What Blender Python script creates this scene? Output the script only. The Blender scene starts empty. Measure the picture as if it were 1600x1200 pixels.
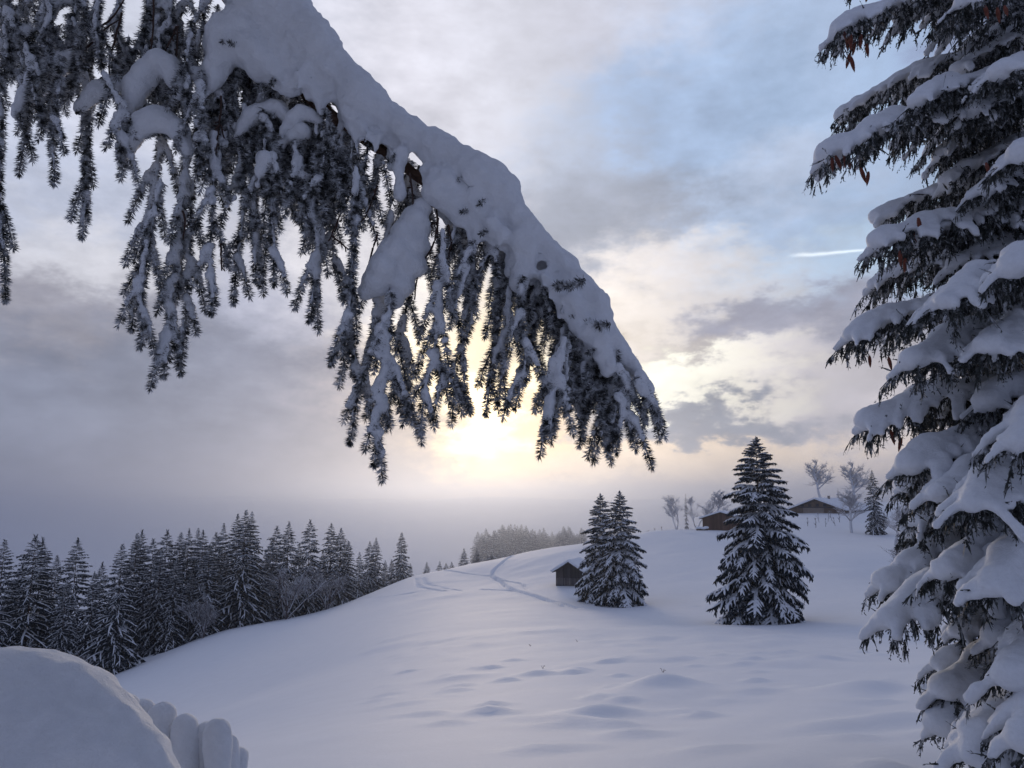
import bpy, math, random
import numpy as np
from mathutils import Vector

R = math.radians
random.seed(7)
rng = np.random.default_rng(11)
sc = bpy.context.scene
col = sc.collection

# ------------------------------------------------------------------ camera
PITCH, FOC = 9.0, 1200.0
CT, ST = math.cos(R(PITCH)), math.sin(R(PITCH))
cam = bpy.data.cameras.new("camera"); cam_o = bpy.data.objects.new("camera", cam); col.objects.link(cam_o)
cam.sensor_width = 36.0; cam.lens = 36.0 * FOC / 1600.0
cam.clip_start = 0.05; cam.clip_end = 12000
cam_o.location = (0, 0, 0); cam_o.rotation_euler = (R(90 + PITCH), 0, 0)
sc.camera = cam_o


def ray(px, py):
    u, v = (px - 800) / FOC, (600 - py) / FOC
    return np.array([u, CT - v * ST, ST + v * CT])


def at(px, py, Y):
    d = ray(px, py)
    return d * (Y / d[1])


def azel(px, py):
    d = ray(px, py); d = d / np.linalg.norm(d)
    return math.atan2(d[0], d[1]), math.asin(d[2])


# ------------------------------------------------------------------ world / sky
SUN_PX = (738, 645)
SUN_AZ, SUN_EL = azel(*SUN_PX)


def lin(r, g, b, k=1.0):
    f = lambda c: (c / 255 / 12.92) if c / 255 <= 0.04045 else ((c / 255 + 0.055) / 1.055) ** 2.4
    return (f(r) * k, f(g) * k, f(b) * k)


world = bpy.data.worlds.new("World"); sc.world = world; world.use_nodes = True
nt = world.node_tree; nt.nodes.clear(); L = nt.links


def N(t, **kw):
    n = nt.nodes.new(t)
    for k, v in kw.items(): setattr(n, k, v)
    return n


def put(sock, v):
    if isinstance(v, bpy.types.NodeSocket): L.new(v, sock)
    else: sock.default_value = v


def M(op, a, b=None, c=None):
    n = N("ShaderNodeMath", operation=op); put(n.inputs[0], a)
    if b is not None: put(n.inputs[1], b)
    if c is not None: put(n.inputs[2], c)
    return n.outputs[0]


def VM(op, a, b=None, s=None):
    n = N("ShaderNodeVectorMath", operation=op); put(n.inputs[0], a)
    if b is not None: put(n.inputs[1], b)
    if s is not None: put(n.inputs["Scale"], s)
    return n.outputs["Value"] if op in ("DOT_PRODUCT", "LENGTH") else n.outputs["Vector"]


tc = N("ShaderNodeTexCoord").outputs["Generated"]
sp = N("ShaderNodeSeparateXYZ"); L.new(tc, sp.inputs[0])
az = M("ARCTAN2", sp.outputs[0], sp.outputs[1]); el = M("ARCSINE", sp.outputs[2])
stretch = VM("MULTIPLY", tc, (1, 1, 2.0))


def noise_tex(vec, scale, detail=6, rough=0.55, dist=0.0):
    n = N("ShaderNodeTexNoise"); L.new(vec, n.inputs["Vector"])
    n.inputs["Scale"].default_value = scale; n.inputs["Detail"].default_value = detail
    n.inputs["Roughness"].default_value = rough; n.inputs["Distortion"].default_value = dist
    return n


n_warp = noise_tex(stretch, 5.5, 7, 0.6)
n_warp2 = noise_tex(stretch, 22, 4, 0.6)
cmb = N("ShaderNodeCombineXYZ"); L.new(az, cmb.inputs[0]); L.new(el, cmb.inputs[1])
w1 = VM("SCALE", VM("SUBTRACT", n_warp.outputs["Color"], (0.5, 0.5, 0.5)), s=0.22)
w2 = VM("SCALE", VM("SUBTRACT", n_warp2.outputs["Color"], (0.5, 0.5, 0.5)), s=0.09)
ae = VM("MULTIPLY", VM("ADD", cmb.outputs[0], VM("ADD", w1, w2)), (1, 1, 0))
ae_soft = VM("MULTIPLY", VM("ADD", cmb.outputs[0], VM("SCALE", w1, s=0.35)), (1, 1, 0))


def gauss(vec, px, py, sx, sy, sharp=1.0):
    a, e = azel(px, py)
    q = VM("MULTIPLY", VM("SUBTRACT", vec, (a, e, 0)), (FOC / sx, FOC / sy, 0))
    return M("EXPONENT", M("MULTIPLY", VM("DOT_PRODUCT", q, q), -0.5 * sharp))


# cloud cover: each entry is one bank of cloud (place in the sky, extent, colour, weight)
BANKS = [
    (300, 60, 300, 130, lin(208, 212, 228), 1.0),
    (620, 110, 130, 110, lin(228, 226, 236), 1.3),
    (770, 120, 110, 110, lin(222, 223, 234), 0.9),
    (940, 40, 190, 60, lin(206, 206, 218), 0.9),
    (1080, 140, 140, 90, lin(166, 186, 217), 1.3),
    (1240, 230, 110, 150, lin(164, 187, 219), 1.2),
    (900, 230, 80, 60, lin(190, 198, 216), 0.6),
    (960, 330, 110, 70, lin(164, 170, 186), 1.2),
    (1230, 265, 90, 50, lin(208, 208, 220), 0.7),
    (1290, 90, 60, 60, lin(172, 188, 216), 0.7),
    (1290, 390, 120, 26, lin(178, 200, 224), 0.9),
    (1120, 420, 120, 34, lin(224, 218, 218), 1.1),
    (1000, 480, 60, 60, lin(244, 236, 230), 1.2),
    (1230, 495, 110, 36, lin(152, 152, 168), 1.5),
    (1090, 545, 70, 16, lin(168, 162, 166), 1.1),
    (980, 585, 130, 26, lin(255, 253, 240, 1.15), 2.2),
    (1170, 590, 80, 28, lin(240, 234, 226), 1.2),
    (1310, 620, 90, 70, lin(188, 184, 192), 1.3),
    (1450, 700, 120, 90, lin(200, 192, 194), 0.9),
    (820, 540, 70, 26, lin(150, 154, 168), 1.0),
    (1090, 655, 150, 18, lin(140, 148, 166), 4.5),
    (890, 672, 80, 20, lin(160, 162, 174), 2.2),
    (1150, 724, 210, 30, lin(255, 232, 206, 1.05), 3.0),
    (910, 742, 120, 42, lin(255, 228, 194, 1.05), 2.3),
    (770, 755, 70, 90, lin(255, 212, 150, 1.1), 2.6),
    (980, 790, 160, 30, lin(218, 200, 186), 1.6),
    (1250, 770, 140, 40, lin(214, 204, 198), 1.1),
    (640, 770, 60, 110, lin(170, 160, 158), 0.8),
    (180, 795, 260, 50, lin(142, 147, 167), 2.6),
    (490, 790, 120, 56, lin(142, 146, 164), 2.6),
    (880, 812, 150, 26, lin(196, 186, 180), 1.8),
    (740, 788, 150, 24, lin(192, 180, 170), 3.0),
    (60, 330, 130, 60, lin(186, 194, 216), 1.0),
    (140, 390, 150, 44, lin(220, 219, 226), 1.6),
    (60, 480, 120, 40, lin(164, 162, 174), 1.1),
    (420, 470, 130, 60, lin(166, 170, 190), 1.1),
    (260, 600, 180, 80, lin(136, 142, 163), 1.5),
    (90, 700, 190, 120, lin(128, 134, 155), 1.5),
    (400, 760, 170, 90, lin(134, 140, 162), 1.5),
    (560, 610, 60, 60, lin(150, 152, 170), 1.1),
    (610, 715, 44, 80, lin(132, 137, 156), 2.0),
    (760, 575, 110, 56, lin(255, 238, 204), 1.6),
    (660, 500, 70, 60, lin(236, 232, 232), 1.0),
    (520, 400, 70, 70, lin(220, 218, 224), 0.8),
]
acc = None; wacc = None
for (px, py, sx, sy, c, w) in BANKS:
    g = M("MULTIPLY", gauss(ae, px, py, sx, sy, 1.9), w)
    cv = VM("SCALE", c, s=g)
    acc = cv if acc is None else VM("ADD", acc, cv)
    wacc = g if wacc is None else M("ADD", wacc, g)
# everywhere else: the same broken cloud, dimmer away from the sun
sun_dir = Vector((math.sin(SUN_AZ) * math.cos(SUN_EL), math.cos(SUN_AZ) * math.cos(SUN_EL), math.sin(SUN_EL)))
n_big = noise_tex(stretch, 2.6, 6, 0.6)
mixc = N("ShaderNodeMix", data_type="RGBA")
L.new(n_big.outputs["Fac"], mixc.inputs["Factor"])
mixc.inputs[6].default_value = (*lin(98, 107, 135), 1); mixc.inputs[7].default_value = (*lin(144, 154, 184), 1)
WB = 0.025
acc = VM("ADD", acc, VM("SCALE", mixc.outputs[2], s=WB)); wacc = M("ADD", wacc, WB)
clouds = VM("SCALE", acc, s=M("DIVIDE", 1.0, wacc))
# fine cloud texture
tex = M("MULTIPLY_ADD", n_warp.outputs["Fac"], 1.0, 0.52)
tex = M("MULTIPLY", tex, M("MULTIPLY_ADD", n_warp2.outputs["Fac"], 0.16, 0.92))
clouds = VM("SCALE", clouds, s=tex)
# the veiled sun behind the cloud
for (sx, sy, c) in ((40, 42, (1.4, 1.15, 0.8)), (95, 90, (0.50, 0.34, 0.14)), (230, 180, (0.06, 0.04, 0.015))):
    clouds = VM("ADD", clouds, VM("SCALE", c, s=gauss(ae, SUN_PX[0], SUN_PX[1], sx, sy)))
# a short contrail
ca, ce = azel(1297, 395)
q = VM("SUBTRACT", cmb.outputs[0], (ca, ce, 0))
sq = N("ShaderNodeSeparateXYZ"); L.new(VM("ADD", q, VM("SCALE", w2, s=0.05)), sq.inputs[0])
tt = M("DIVIDE", sq.outputs[0], 52 / FOC)
yy = M("DIVIDE", M("ADD", sq.outputs[1], M("MULTIPLY", sq.outputs[0], 0.05)), M("MAXIMUM", M("MULTIPLY_ADD", tt, -0.5, 1.6), 0.8))
body = M("EXPONENT", M("MULTIPLY", M("POWER", M("ABSOLUTE", M("MULTIPLY", yy, FOC)), 2.0), -0.5))
ends = M("EXPONENT", M("MULTIPLY", M("POWER", M("ABSOLUTE", tt), 6.0), -1.0))
clouds = VM("ADD", clouds, VM("SCALE", (0.42, 0.42, 0.38), s=M("MULTIPLY", body, ends)))

sky = N("ShaderNodeTexSky", sky_type="NISHITA"); sky.sun_disc = False
sky.sun_elevation = SUN_EL; sky.sun_rotation = SUN_AZ
bg1 = N("ShaderNodeBackground"); L.new(sky.outputs[0], bg1.inputs[0]); bg1.inputs[1].default_value = 0.05
bg2 = N("ShaderNodeBackground"); L.new(clouds, bg2.inputs[0]); bg2.inputs[1].default_value = 1.0
mx = N("ShaderNodeMixShader"); L.new(bg1.outputs[0], mx.inputs[1]); L.new(bg2.outputs[0], mx.inputs[2]); mx.inputs[0].default_value = 0.96
out = N("ShaderNodeOutputWorld"); L.new(mx.outputs[0], out.inputs[0])

sun = bpy.data.lights.new("sun", "SUN"); sun.energy = 0.95; sun.angle = R(12); sun.color = (1.0, 0.80, 0.58)
sun_o = bpy.data.objects.new("sun", sun); col.objects.link(sun_o)
sun_o.rotation_euler = (-sun_dir).to_track_quat("-Z", "Y").to_euler()

sc.view_settings.view_transform = "Standard"; sc.view_settings.look = "None"
sc.view_settings.exposure = 0.1; sc.view_settings.gamma = 1.0; sc.view_settings.use_curve_mapping = False
sc.cycles.use_denoising = True
sc.cycles.max_bounces = 6; sc.cycles.diffuse_bounces = 3; sc.cycles.volume_bounces = 2
sc.cycles.sample_clamp_indirect = 4.0

# ------------------------------------------------------------------ materials


def mat(name):
    m = bpy.data.materials.new(name); m.use_nodes = True
    return m, m.node_tree, m.node_tree.nodes["Principled BSDF"]


def simple(name, c, rough=0.8, var=0.0, scale=20.0, bump=0.0, bscale=60.0, stretchv=None, obj_var=0.0):
    m, t, b = mat(name)
    b.inputs["Roughness"].default_value = rough; b.inputs["Base Color"].default_value = (*c, 1)
    b.inputs["Specular IOR Level"].default_value = 0.25
    co = t.nodes.new("ShaderNodeTexCoord"); src = co.outputs["Object"]
    if stretchv:
        vm = t.nodes.new("ShaderNodeVectorMath"); vm.operation = "MULTIPLY"; t.links.new(src, vm.inputs[0]); vm.inputs[1].default_value = stretchv
        src = vm.outputs[0]
    if var:
        n = t.nodes.new("ShaderNodeTexNoise"); n.inputs["Scale"].default_value = scale; n.inputs["Detail"].default_value = 4
        t.links.new(src, n.inputs["Vector"])
        mp = t.nodes.new("ShaderNodeMapRange"); mp.inputs[1].default_value = 0.3; mp.inputs[2].default_value = 0.7
        mp.inputs[3].default_value = 1 - var; mp.inputs[4].default_value = 1 + var
        t.links.new(n.outputs["Fac"], mp.inputs[0])
        v = t.nodes.new("ShaderNodeVectorMath"); v.operation = "SCALE"; v.inputs[0].default_value = c
        t.links.new(mp.outputs[0], v.inputs["Scale"]); t.links.new(v.outputs[0], b.inputs["Base Color"])
    if obj_var:
        oi = t.nodes.new("ShaderNodeObjectInfo"); mr = t.nodes.new("ShaderNodeMapRange"); mr.inputs[3].default_value = 1 - obj_var; mr.inputs[4].default_value = 1 + obj_var
        t.links.new(oi.outputs["Random"], mr.inputs[0]); hv = t.nodes.new("ShaderNodeVectorMath"); hv.operation = "SCALE"
        if var: t.links.new(v.outputs[0], hv.inputs[0])
        else: hv.inputs[0].default_value = c
        t.links.new(mr.outputs[0], hv.inputs["Scale"]); t.links.new(hv.outputs[0], b.inputs["Base Color"])
    if bump:
        n = t.nodes.new("ShaderNodeTexNoise"); n.inputs["Scale"].default_value = bscale; n.inputs["Detail"].default_value = 8; n.inputs["Roughness"].default_value = 0.7
        t.links.new(src, n.inputs["Vector"])
        bp = t.nodes.new("ShaderNodeBump"); bp.inputs["Strength"].default_value = bump; bp.inputs["Distance"].default_value = 0.02
        t.links.new(n.outputs["Fac"], bp.inputs["Height"]); t.links.new(bp.outputs[0], b.inputs["Normal"])
    return m


SNOW_C = (0.80, 0.82, 0.86)
SNOW_G = simple("snow_field", SNOW_C, 0.7, 0.02, 1.2, 0.55, 5.0)
SNOW_N = simple("snow_near", SNOW_C, 0.7, 0.04, 30, 0.6, 70.0)
SNOW_F = simple("snow_on_trees", SNOW_C, 0.8, 0.04, 3.0)
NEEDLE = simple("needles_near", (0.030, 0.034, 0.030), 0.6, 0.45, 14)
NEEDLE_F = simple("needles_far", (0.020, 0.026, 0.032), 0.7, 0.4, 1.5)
def frost_needles(name, c, lo, hi, amount, scale):
    m, t, b = mat(name); b.inputs["Roughness"].default_value = 0.7
    co = t.nodes.new("ShaderNodeTexCoord"); n = t.nodes.new("ShaderNodeTexNoise"); n.inputs["Scale"].default_value = scale; n.inputs["Detail"].default_value = 3
    t.links.new(co.outputs["Object"], n.inputs["Vector"])
    mp = t.nodes.new("ShaderNodeMapRange"); mp.inputs[1].default_value = lo; mp.inputs[2].default_value = hi; mp.inputs[4].default_value = amount
    t.links.new(n.outputs["Fac"], mp.inputs[0])
    x = t.nodes.new("ShaderNodeMix"); x.data_type = "RGBA"; t.links.new(mp.outputs[0], x.inputs["Factor"])
    x.inputs[6].default_value = (*c, 1); x.inputs[7].default_value = (*SNOW_C, 1); t.links.new(x.outputs[2], b.inputs["Base Color"])
    return m


NEEDLE_R = frost_needles("rimed_needles", (0.030, 0.032, 0.030), 0.42, 0.64, 0.82, 55)
NEEDLE_B = frost_needles("rimed_needles_bough", (0.026, 0.030, 0.028), 0.50, 0.72, 0.6, 16)
BARK = simple("bark", (0.085, 0.05, 0.036), 0.9, 0.4, 40, 0.6, 90)
TWIG = simple("twig_bark", (0.06, 0.038, 0.032), 0.9, 0.3, 60)
CONE = simple("cone_scales", (0.15, 0.046, 0.03), 0.6, 0.35, 50)
TIMBER = simple("weathered_timber", (0.055, 0.05, 0.055), 0.85, 0.35, 3.0, 0.3, 20, (6, 6, 0.6), 0.45)
TIMBER_L = simple("grey_boards", (0.12, 0.11, 0.115), 0.85, 0.3, 3.0, 0.3, 20, (6, 6, 0.6), 0.45)
TIMBER_B = simple("brown_timber", (0.115, 0.065, 0.048), 0.85, 0.25, 1.0, 0.2, 6, (3, 3, 0.4), 0.3)
TIMBER_H = simple("farmhouse_timber", (0.16, 0.115, 0.085), 0.85, 0.2, 0.6, 0.2, 6, (3, 3, 0.4))
PLASTER = simple("pale_plaster", (0.30, 0.25, 0.21), 0.9, 0.1, 1.0)
GLASS = simple("window_glass", (0.03, 0.035, 0.04), 0.15)


def frosted(name, c, amount, lo=0.0, hi=0.6):
    """bark with snow lying on whatever faces up"""
    m, t, b = mat(name)
    b.inputs["Roughness"].default_value = 0.85
    g = t.nodes.new("ShaderNodeNewGeometry"); s = t.nodes.new("ShaderNodeSeparateXYZ"); t.links.new(g.outputs["Normal"], s.inputs[0])
    mp = t.nodes.new("ShaderNodeMapRange"); mp.inputs[1].default_value = lo; mp.inputs[2].default_value = hi; mp.inputs[4].default_value = amount
    t.links.new(s.outputs[2], mp.inputs[0])
    mxx = t.nodes.new("ShaderNodeMix"); mxx.data_type = "RGBA"; t.links.new(mp.outputs[0], mxx.inputs["Factor"])
    mxx.inputs[6].default_value = (*c, 1); mxx.inputs[7].default_value = (*SNOW_C, 1)
    t.links.new(mxx.outputs[2], b.inputs["Base Color"])
    return m


FROST_BARK = frosted("snowy_bark", (0.075, 0.055, 0.058), 0.95, -0.1, 0.5)
RIME_BARK = frosted("rimed_bark", (0.36, 0.33, 0.335), 0.9, -0.7, 0.5)

# ------------------------------------------------------------------ helpers


def mesh(name, V, F, mats, idx=None, smooth=True):
    """F: (n,3) or (n,4) array, or a list of such arrays"""
    if not isinstance(F, list): F = [F]
    F = [np.asarray(f, dtype=np.int32) for f in F if len(f)]
    me = bpy.data.meshes.new(name)
    V = np.asarray(V, dtype=np.float32)
    me.vertices.add(len(V)); me.vertices.foreach_set("co", V.ravel())
    loops = np.concatenate([f.ravel() for f in F]); tot = np.concatenate([np.full(len(f), f.shape[1], np.int32) for f in F])
    st = np.concatenate([[0], np.cumsum(tot)[:-1]]).astype(np.int32)
    me.loops.add(len(loops)); me.loops.foreach_set("vertex_index", loops)
    me.polygons.add(len(tot)); me.polygons.foreach_set("loop_start", st); me.polygons.foreach_set("loop_total", tot)
    me.polygons.foreach_set("use_smooth", np.full(len(tot), smooth, bool))
    if idx is not None: me.polygons.foreach_set("material_index", np.asarray(idx, np.int32))
    for m in (mats if isinstance(mats, list) else [mats]): me.materials.append(m)
    me.update(calc_edges=True); me.validate()
    return me


def link(name, me, parent=None, loc=None, kind=None, label=None):
    o = bpy.data.objects.new(name, me); col.objects.link(o)
    if loc is not None: o.location = loc
    if parent is not None: o.parent = parent
    if kind: o["kind"] = kind
    if label: o["label"] = label
    return o


def thing(name, label, cat, loc=(0, 0, 0), rz=0.0, group=None):
    o = bpy.data.objects.new(name, None); col.objects.link(o); o.empty_display_size = 0.3
    o.location = tuple(loc); o.rotation_euler = (0, 0, rz)
    o["label"] = label; o["category"] = cat
    if group: o["group"] = group
    return o


class MB:
    """collects pieces of geometry for one mesh"""
    def __init__(s): s.V = []; s.F3 = []; s.F4 = []; s.n = 0
    def add(s, V, F):
        V = np.asarray(V, float).reshape(-1, 3); F = np.asarray(F, int)
        if len(F): (s.F3 if F.shape[1] == 3 else s.F4).append(F + s.n)
        s.V.append(V); s.n += len(V)
    def mesh(s, name, mats, smooth=True):
        fs = []
        if s.F3: fs.append(np.concatenate(s.F3))
        if s.F4: fs.append(np.concatenate(s.F4))
        return mesh(name, np.concatenate(s.V), fs, mats, smooth=smooth)


def unit(v):
    v = np.asarray(v, float); return v / (np.linalg.norm(v, axis=-1, keepdims=True) + 1e-12)


def resample(P, step):
    """Catmull-Rom through P at about the given spacing"""
    P = np.asarray(P, float)
    Q = np.vstack([2 * P[0] - P[1], P, 2 * P[-1] - P[-2]]); o = []
    for i in range(len(P) - 1):
        a, b, c, d = Q[i], Q[i + 1], Q[i + 2], Q[i + 3]
        n = max(1, int(np.linalg.norm(c - b) / step))
        for t in np.arange(n) / n:
            o.append(0.5 * (2 * b + (c - a) * t + (2 * a - 5 * b + 4 * c - d) * t * t + (3 * b - a - 3 * c + d) * t ** 3))
    o.append(P[-1]); return np.array(o)


def tube(P, r, sides=6, squash=1.0):
    P = np.asarray(P, float); n = len(P); r = np.broadcast_to(np.asarray(r, float), (n,))
    T = unit(np.gradient(P, axis=0))
    ref = np.where(np.abs(T[:, 2:3]) > 0.95, [[1.0, 0, 0]], [[0, 0, 1.0]])
    A = unit(np.cross(ref, T)); B = np.cross(T, A)
    th = np.arange(sides) / sides * 2 * np.pi
    V = P[:, None] + r[:, None, None] * (np.cos(th)[None, :, None] * A[:, None] + squash * np.sin(th)[None, :, None] * B[:, None])
    i = np.arange(n - 1)[:, None] * sides; j = np.arange(sides)[None]; k = (j + 1) % sides
    F = np.stack([i + j, i + k, i + sides + k, i + sides + j], -1).reshape(-1, 4)
    return V.reshape(-1, 3), F


def box(x0, x1, y0, y1, z0, z1):
    V = [(x, y, z) for x in (x0, x1) for y in (y0, y1) for z in (z0, z1)]
    F = [(0, 1, 3, 2), (4, 6, 7, 5), (0, 4, 5, 1), (2, 3, 7, 6), (0, 2, 6, 4), (1, 5, 7, 3)]
    return np.array(V, float), np.array(F)


def _hash(ix, iy, iz, s):
    with np.errstate(over="ignore"):
        n = (ix.astype(np.uint32) * np.uint32(374761393) + iy.astype(np.uint32) * np.uint32(668265263)
             + iz.astype(np.uint32) * np.uint32(2246822519) + np.uint32(s * 97471 + 12345))
        n = (n ^ (n >> np.uint32(13))) * np.uint32(1274126177); n = n ^ (n >> np.uint32(16))
        n = n * np.uint32(2654435761); n = n ^ (n >> np.uint32(15))
    return n.astype(np.float64) / 2147483647.5 - 1


def vnoise(P, s=0):
    P = np.asarray(P, float); I = np.floor(P).astype(np.int64); f = P - I; f = f * f * f * (f * (f * 6 - 15) + 10); r = 0
    for dx in (0, 1):
        for dy in (0, 1):
            for dz in (0, 1):
                w = (f[..., 0] if dx else 1 - f[..., 0]) * (f[..., 1] if dy else 1 - f[..., 1]) * (f[..., 2] if dz else 1 - f[..., 2])
                r = r + w * _hash(I[..., 0] + dx, I[..., 1] + dy, I[..., 2] + dz, s)
    return r


def fbm(P, oct=4, s=0):
    r = 0; a = 0.5
    for k in range(oct): r = r + a * vnoise(P * 2 ** k + 17.3 * k, s + k); a *= 0.5
    return r


def needles(mb, P, per_m, length, width, lean=0.65, jitter=0.25, tip=True):
    """needles all round a shoot: narrow kites leaning towards its tip"""
    P = np.asarray(P, float); seg = np.linalg.norm(np.diff(P, axis=0), axis=1); cum = np.concatenate([[0], np.cumsum(seg)])
    n = max(6, int(cum[-1] * per_m)); t = rng.random(n) * cum[-1]
    i = np.clip(np.searchsorted(cum, t) - 1, 0, len(seg) - 1); f = ((t - cum[i]) / np.maximum(seg[i], 1e-9))[:, None]
    B = P[i] * (1 - f) + P[i + 1] * f; T = unit(P[i + 1] - P[i])
    D = unit(rng.normal(size=(n, 3))); D = unit(D - (D * T).sum(1, keepdims=True) * T)
    D = unit(D + T * (lean + rng.normal(size=(n, 1)) * jitter))
    if tip:
        k = max(8, n // 25); B = np.vstack([B, np.repeat(P[-1:], k, 0)])
        T2 = unit(P[-1] - P[-2]); D = np.vstack([D, unit(T2 * 1.0 + rng.normal(size=(k, 3)) * 0.45)]); n += k
    W = unit(np.cross(D, rng.normal(size=(n, 3)))) * width * 0.5
    ln = (length * rng.uniform(0.75, 1.15, (n, 1)))
    V = np.stack([B, B + D * ln * 0.45 + W, B + D * ln, B + D * ln * 0.45 - W], 1)
    mb.add(V.reshape(-1, 3), np.arange(n)[:, None] * 4 + np.array([[0, 1, 2, 3]]))


import bmesh
_bm = bmesh.new(); bmesh.ops.create_icosphere(_bm, subdivisions=2, radius=1.0)
ICO_V = np.array([v.co[:] for v in _bm.verts]); ICO_F = np.array([[v.index for v in f.verts] for f in _bm.faces]); _bm.free()


def blob(name, S, voxel, it=4, amp=0.0, nscale=8.0, m=None, cut=None):
    """snow: a union of balls (x,y,z,rx,ry,rz) fused into one skin, smoothed and made uneven"""
    S = np.asarray(S, float)
    if S.shape[1] == 4: S = np.hstack([S, S[:, 3:4], S[:, 3:4]])
    V = (ICO_V[None] * S[:, None, 3:6] + S[:, None, :3]).reshape(-1, 3)
    F = (ICO_F[None] + np.arange(len(S))[:, None, None] * len(ICO_V)).reshape(-1, 3)
    o = bpy.data.objects.new("tmp", mesh("tmp", V, F, m)); col.objects.link(o)
    r = o.modifiers.new("r", "REMESH"); r.mode = "VOXEL"; r.voxel_size = voxel
    s = o.modifiers.new("s", "SMOOTH"); s.factor = 0.5; s.iterations = it
    dg = bpy.context.evaluated_depsgraph_get()
    me = bpy.data.meshes.new_from_object(o.evaluated_get(dg), depsgraph=dg)
    tm = o.data; bpy.data.objects.remove(o); bpy.data.meshes.remove(tm)
    n = len(me.vertices); co = np.empty(n * 3, np.float32); me.vertices.foreach_get("co", co); co = co.reshape(-1, 3)
    if amp and n:
        no = np.empty(n * 3, np.float32); me.vertices.foreach_get("normal", no); no = no.reshape(-1, 3)
        co = co + no * (amp * (fbm(co * nscale, 3, 5) * 1.6) + .22 * amp * np.maximum(-.6, fbm(co * nscale * 5, 2, 9) * 1.6))[:, None]
        me.vertices.foreach_set("co", co.astype(np.float32).ravel())
    me.polygons.foreach_set("use_smooth", np.ones(len(me.polygons), bool))
    me.materials.clear(); me.materials.append(m); me.name = name; me.update()
    return me


def copy_thing(src, loc, rz=0.0, scale=(1, 1, 1), label=None, group=None):
    c = src.copy(); col.objects.link(c); c.location = tuple(loc); c.rotation_euler = (0, 0, rz); c.scale = scale
    if label: c["label"] = label
    if group: c["group"] = group
    for ch in src.children:
        d = ch.copy(); col.objects.link(d); d.parent = c
        for g in ch.children:
            e = g.copy(); col.objects.link(e); e.parent = d
    return c


# ------------------------------------------------------------------ ground
CTRL = [  # (px, py, Y) seen points of the snow surface
    (800, 1200, 8), (400, 1190, 10), (1200, 1200, 7.5), (1550, 1200, 7.5), (800, 1100, 16), (1200, 1100, 15.5), (1450, 1100, 13.5),
    (1000, 1150, 11), (600, 1150, 11.5), (800, 1000, 40), (600, 1000, 52), (1000, 1000, 40), (1400, 1030, 25), (1300, 990, 45), (1195, 972, 61), (1100, 985, 48),
    (300, 1130, 32), (400, 1080, 50), (205, 1052, 88), (350, 985, 108), (500, 960, 108), (450, 1010, 75), (555, 937, 128), (640, 902, 145), (735, 882, 155), (830, 862, 165),
    (800, 950, 75), (940, 945, 85), (880, 915, 103), (700, 930, 100), (760, 905, 122), (910, 850, 172), (1010, 830, 185), (1100, 828, 182),
    (1000, 890, 118), (1080, 870, 130), (1000, 855, 150), (1195, 860, 140), (1330, 860, 130), (1330, 900, 100), (1330, 940, 72), (1330, 834, 182), (1280, 829, 190), (1280, 802, 238),
    (1400, 842, 170), (1400, 900, 105), (1180, 828, 186),
]
pts = [at(*c) for c in CTRL]
pts += [np.array(p, float) for p in [
    (0, 0, -1.6), (3, 1, -1.6), (-3, 1, -1.9), (0, -15, 0.2), (25, -10, 1.0), (-25, -5, -3.5), (8, 5.5, -2.1), (-7, 9, -3.6), (14, 12, -2.6), (-20, 30, -11.5),
    (-75, 88, -25), (-50, 60, -18.5), (-90, 60, -24), (-110, 130, -36), (-60, 150, -27), (-34, 165, -22), (-10, 195, -20), (14, 215, -17.5), (36, 225, -13.0), (-70, 220, -42), (-20, 270, -31),
    (20, 290, -27), (20, 350, -30), (-20, 420, -38), (55, 260, -12), (60, 300, -18), (100, 300, -2), (150, 300, 1), (150, 240, 0), (130, 180, -1), (90, 90, -3), (60, 30, -2), (120, 100, -1), (200, 200, 2),
    (-150, 400, -60), (0, 480, -46), (-60, 600, -66), (130, 420, -8), (230, 420, -2), (0, 640, -52), (60, 700, -50), (-30, 720, -54), (40, 1000, -62), (110, 700, -54), (-200, 800, -66), (250, 700, -30), (-350, 500, -70), (-250, 150, -55), (-300, 0, -30), (300, 0, 4), (0, -150, 2),
    (0, 1100, -60), (-500, 1000, -64), (500, 900, -50)]]
for k in range(20):
    a = k / 20 * 2 * math.pi
    pts.append(np.array([2600 * math.sin(a), 2600 * math.cos(a), 6 if math.cos(a) > -0.2 else -30]))
    pts.append(np.array([1500 * math.sin(a), 1500 * math.cos(a), -45 if math.cos(a) > -0.2 else -25]))
pts = np.array(pts)


def _warp(x, y):
    """compress distance so that near and far points weigh alike"""
    d = np.sqrt(x * x + y * y) + 1e-9; s = np.log1p(d / 12.0) / d
    return x * s, y * s


_cx, _cy = _warp(pts[:, 0], pts[:, 1])
_r = np.hypot(_cx[:, None] - _cx[None], _cy[:, None] - _cy[None])
_K = lambda r: np.where(r > 0, r * r * np.log(np.maximum(r, 1e-9)), 0.0)
_n = len(pts); _A = np.zeros((_n + 3, _n + 3)); _A[:_n, :_n] = _K(_r) + np.eye(_n) * 2e-3
_A[:_n, _n] = 1; _A[:_n, _n + 1] = _cx; _A[:_n, _n + 2] = _cy; _A[_n:, :_n] = _A[:_n, _n:].T
_w = np.linalg.solve(_A, np.concatenate([pts[:, 2], [0, 0, 0]]))


def base_h(x, y):
    x = np.asarray(x, float); y = np.asarray(y, float); sh = np.broadcast(x, y).shape
    X, Y = _warp(np.broadcast_to(x, sh).ravel(), np.broadcast_to(y, sh).ravel()); o = np.empty(X.size)
    for i in range(0, X.size, 20000):
        a, b = X[i:i + 20000], Y[i:i + 20000]
        o[i:i + 20000] = _K(np.hypot(a[:, None] - _cx, b[:, None] - _cy)) @ _w[:_n] + _w[_n] + _w[_n + 1] * a + _w[_n + 2] * b
    return o.reshape(sh)


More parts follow.
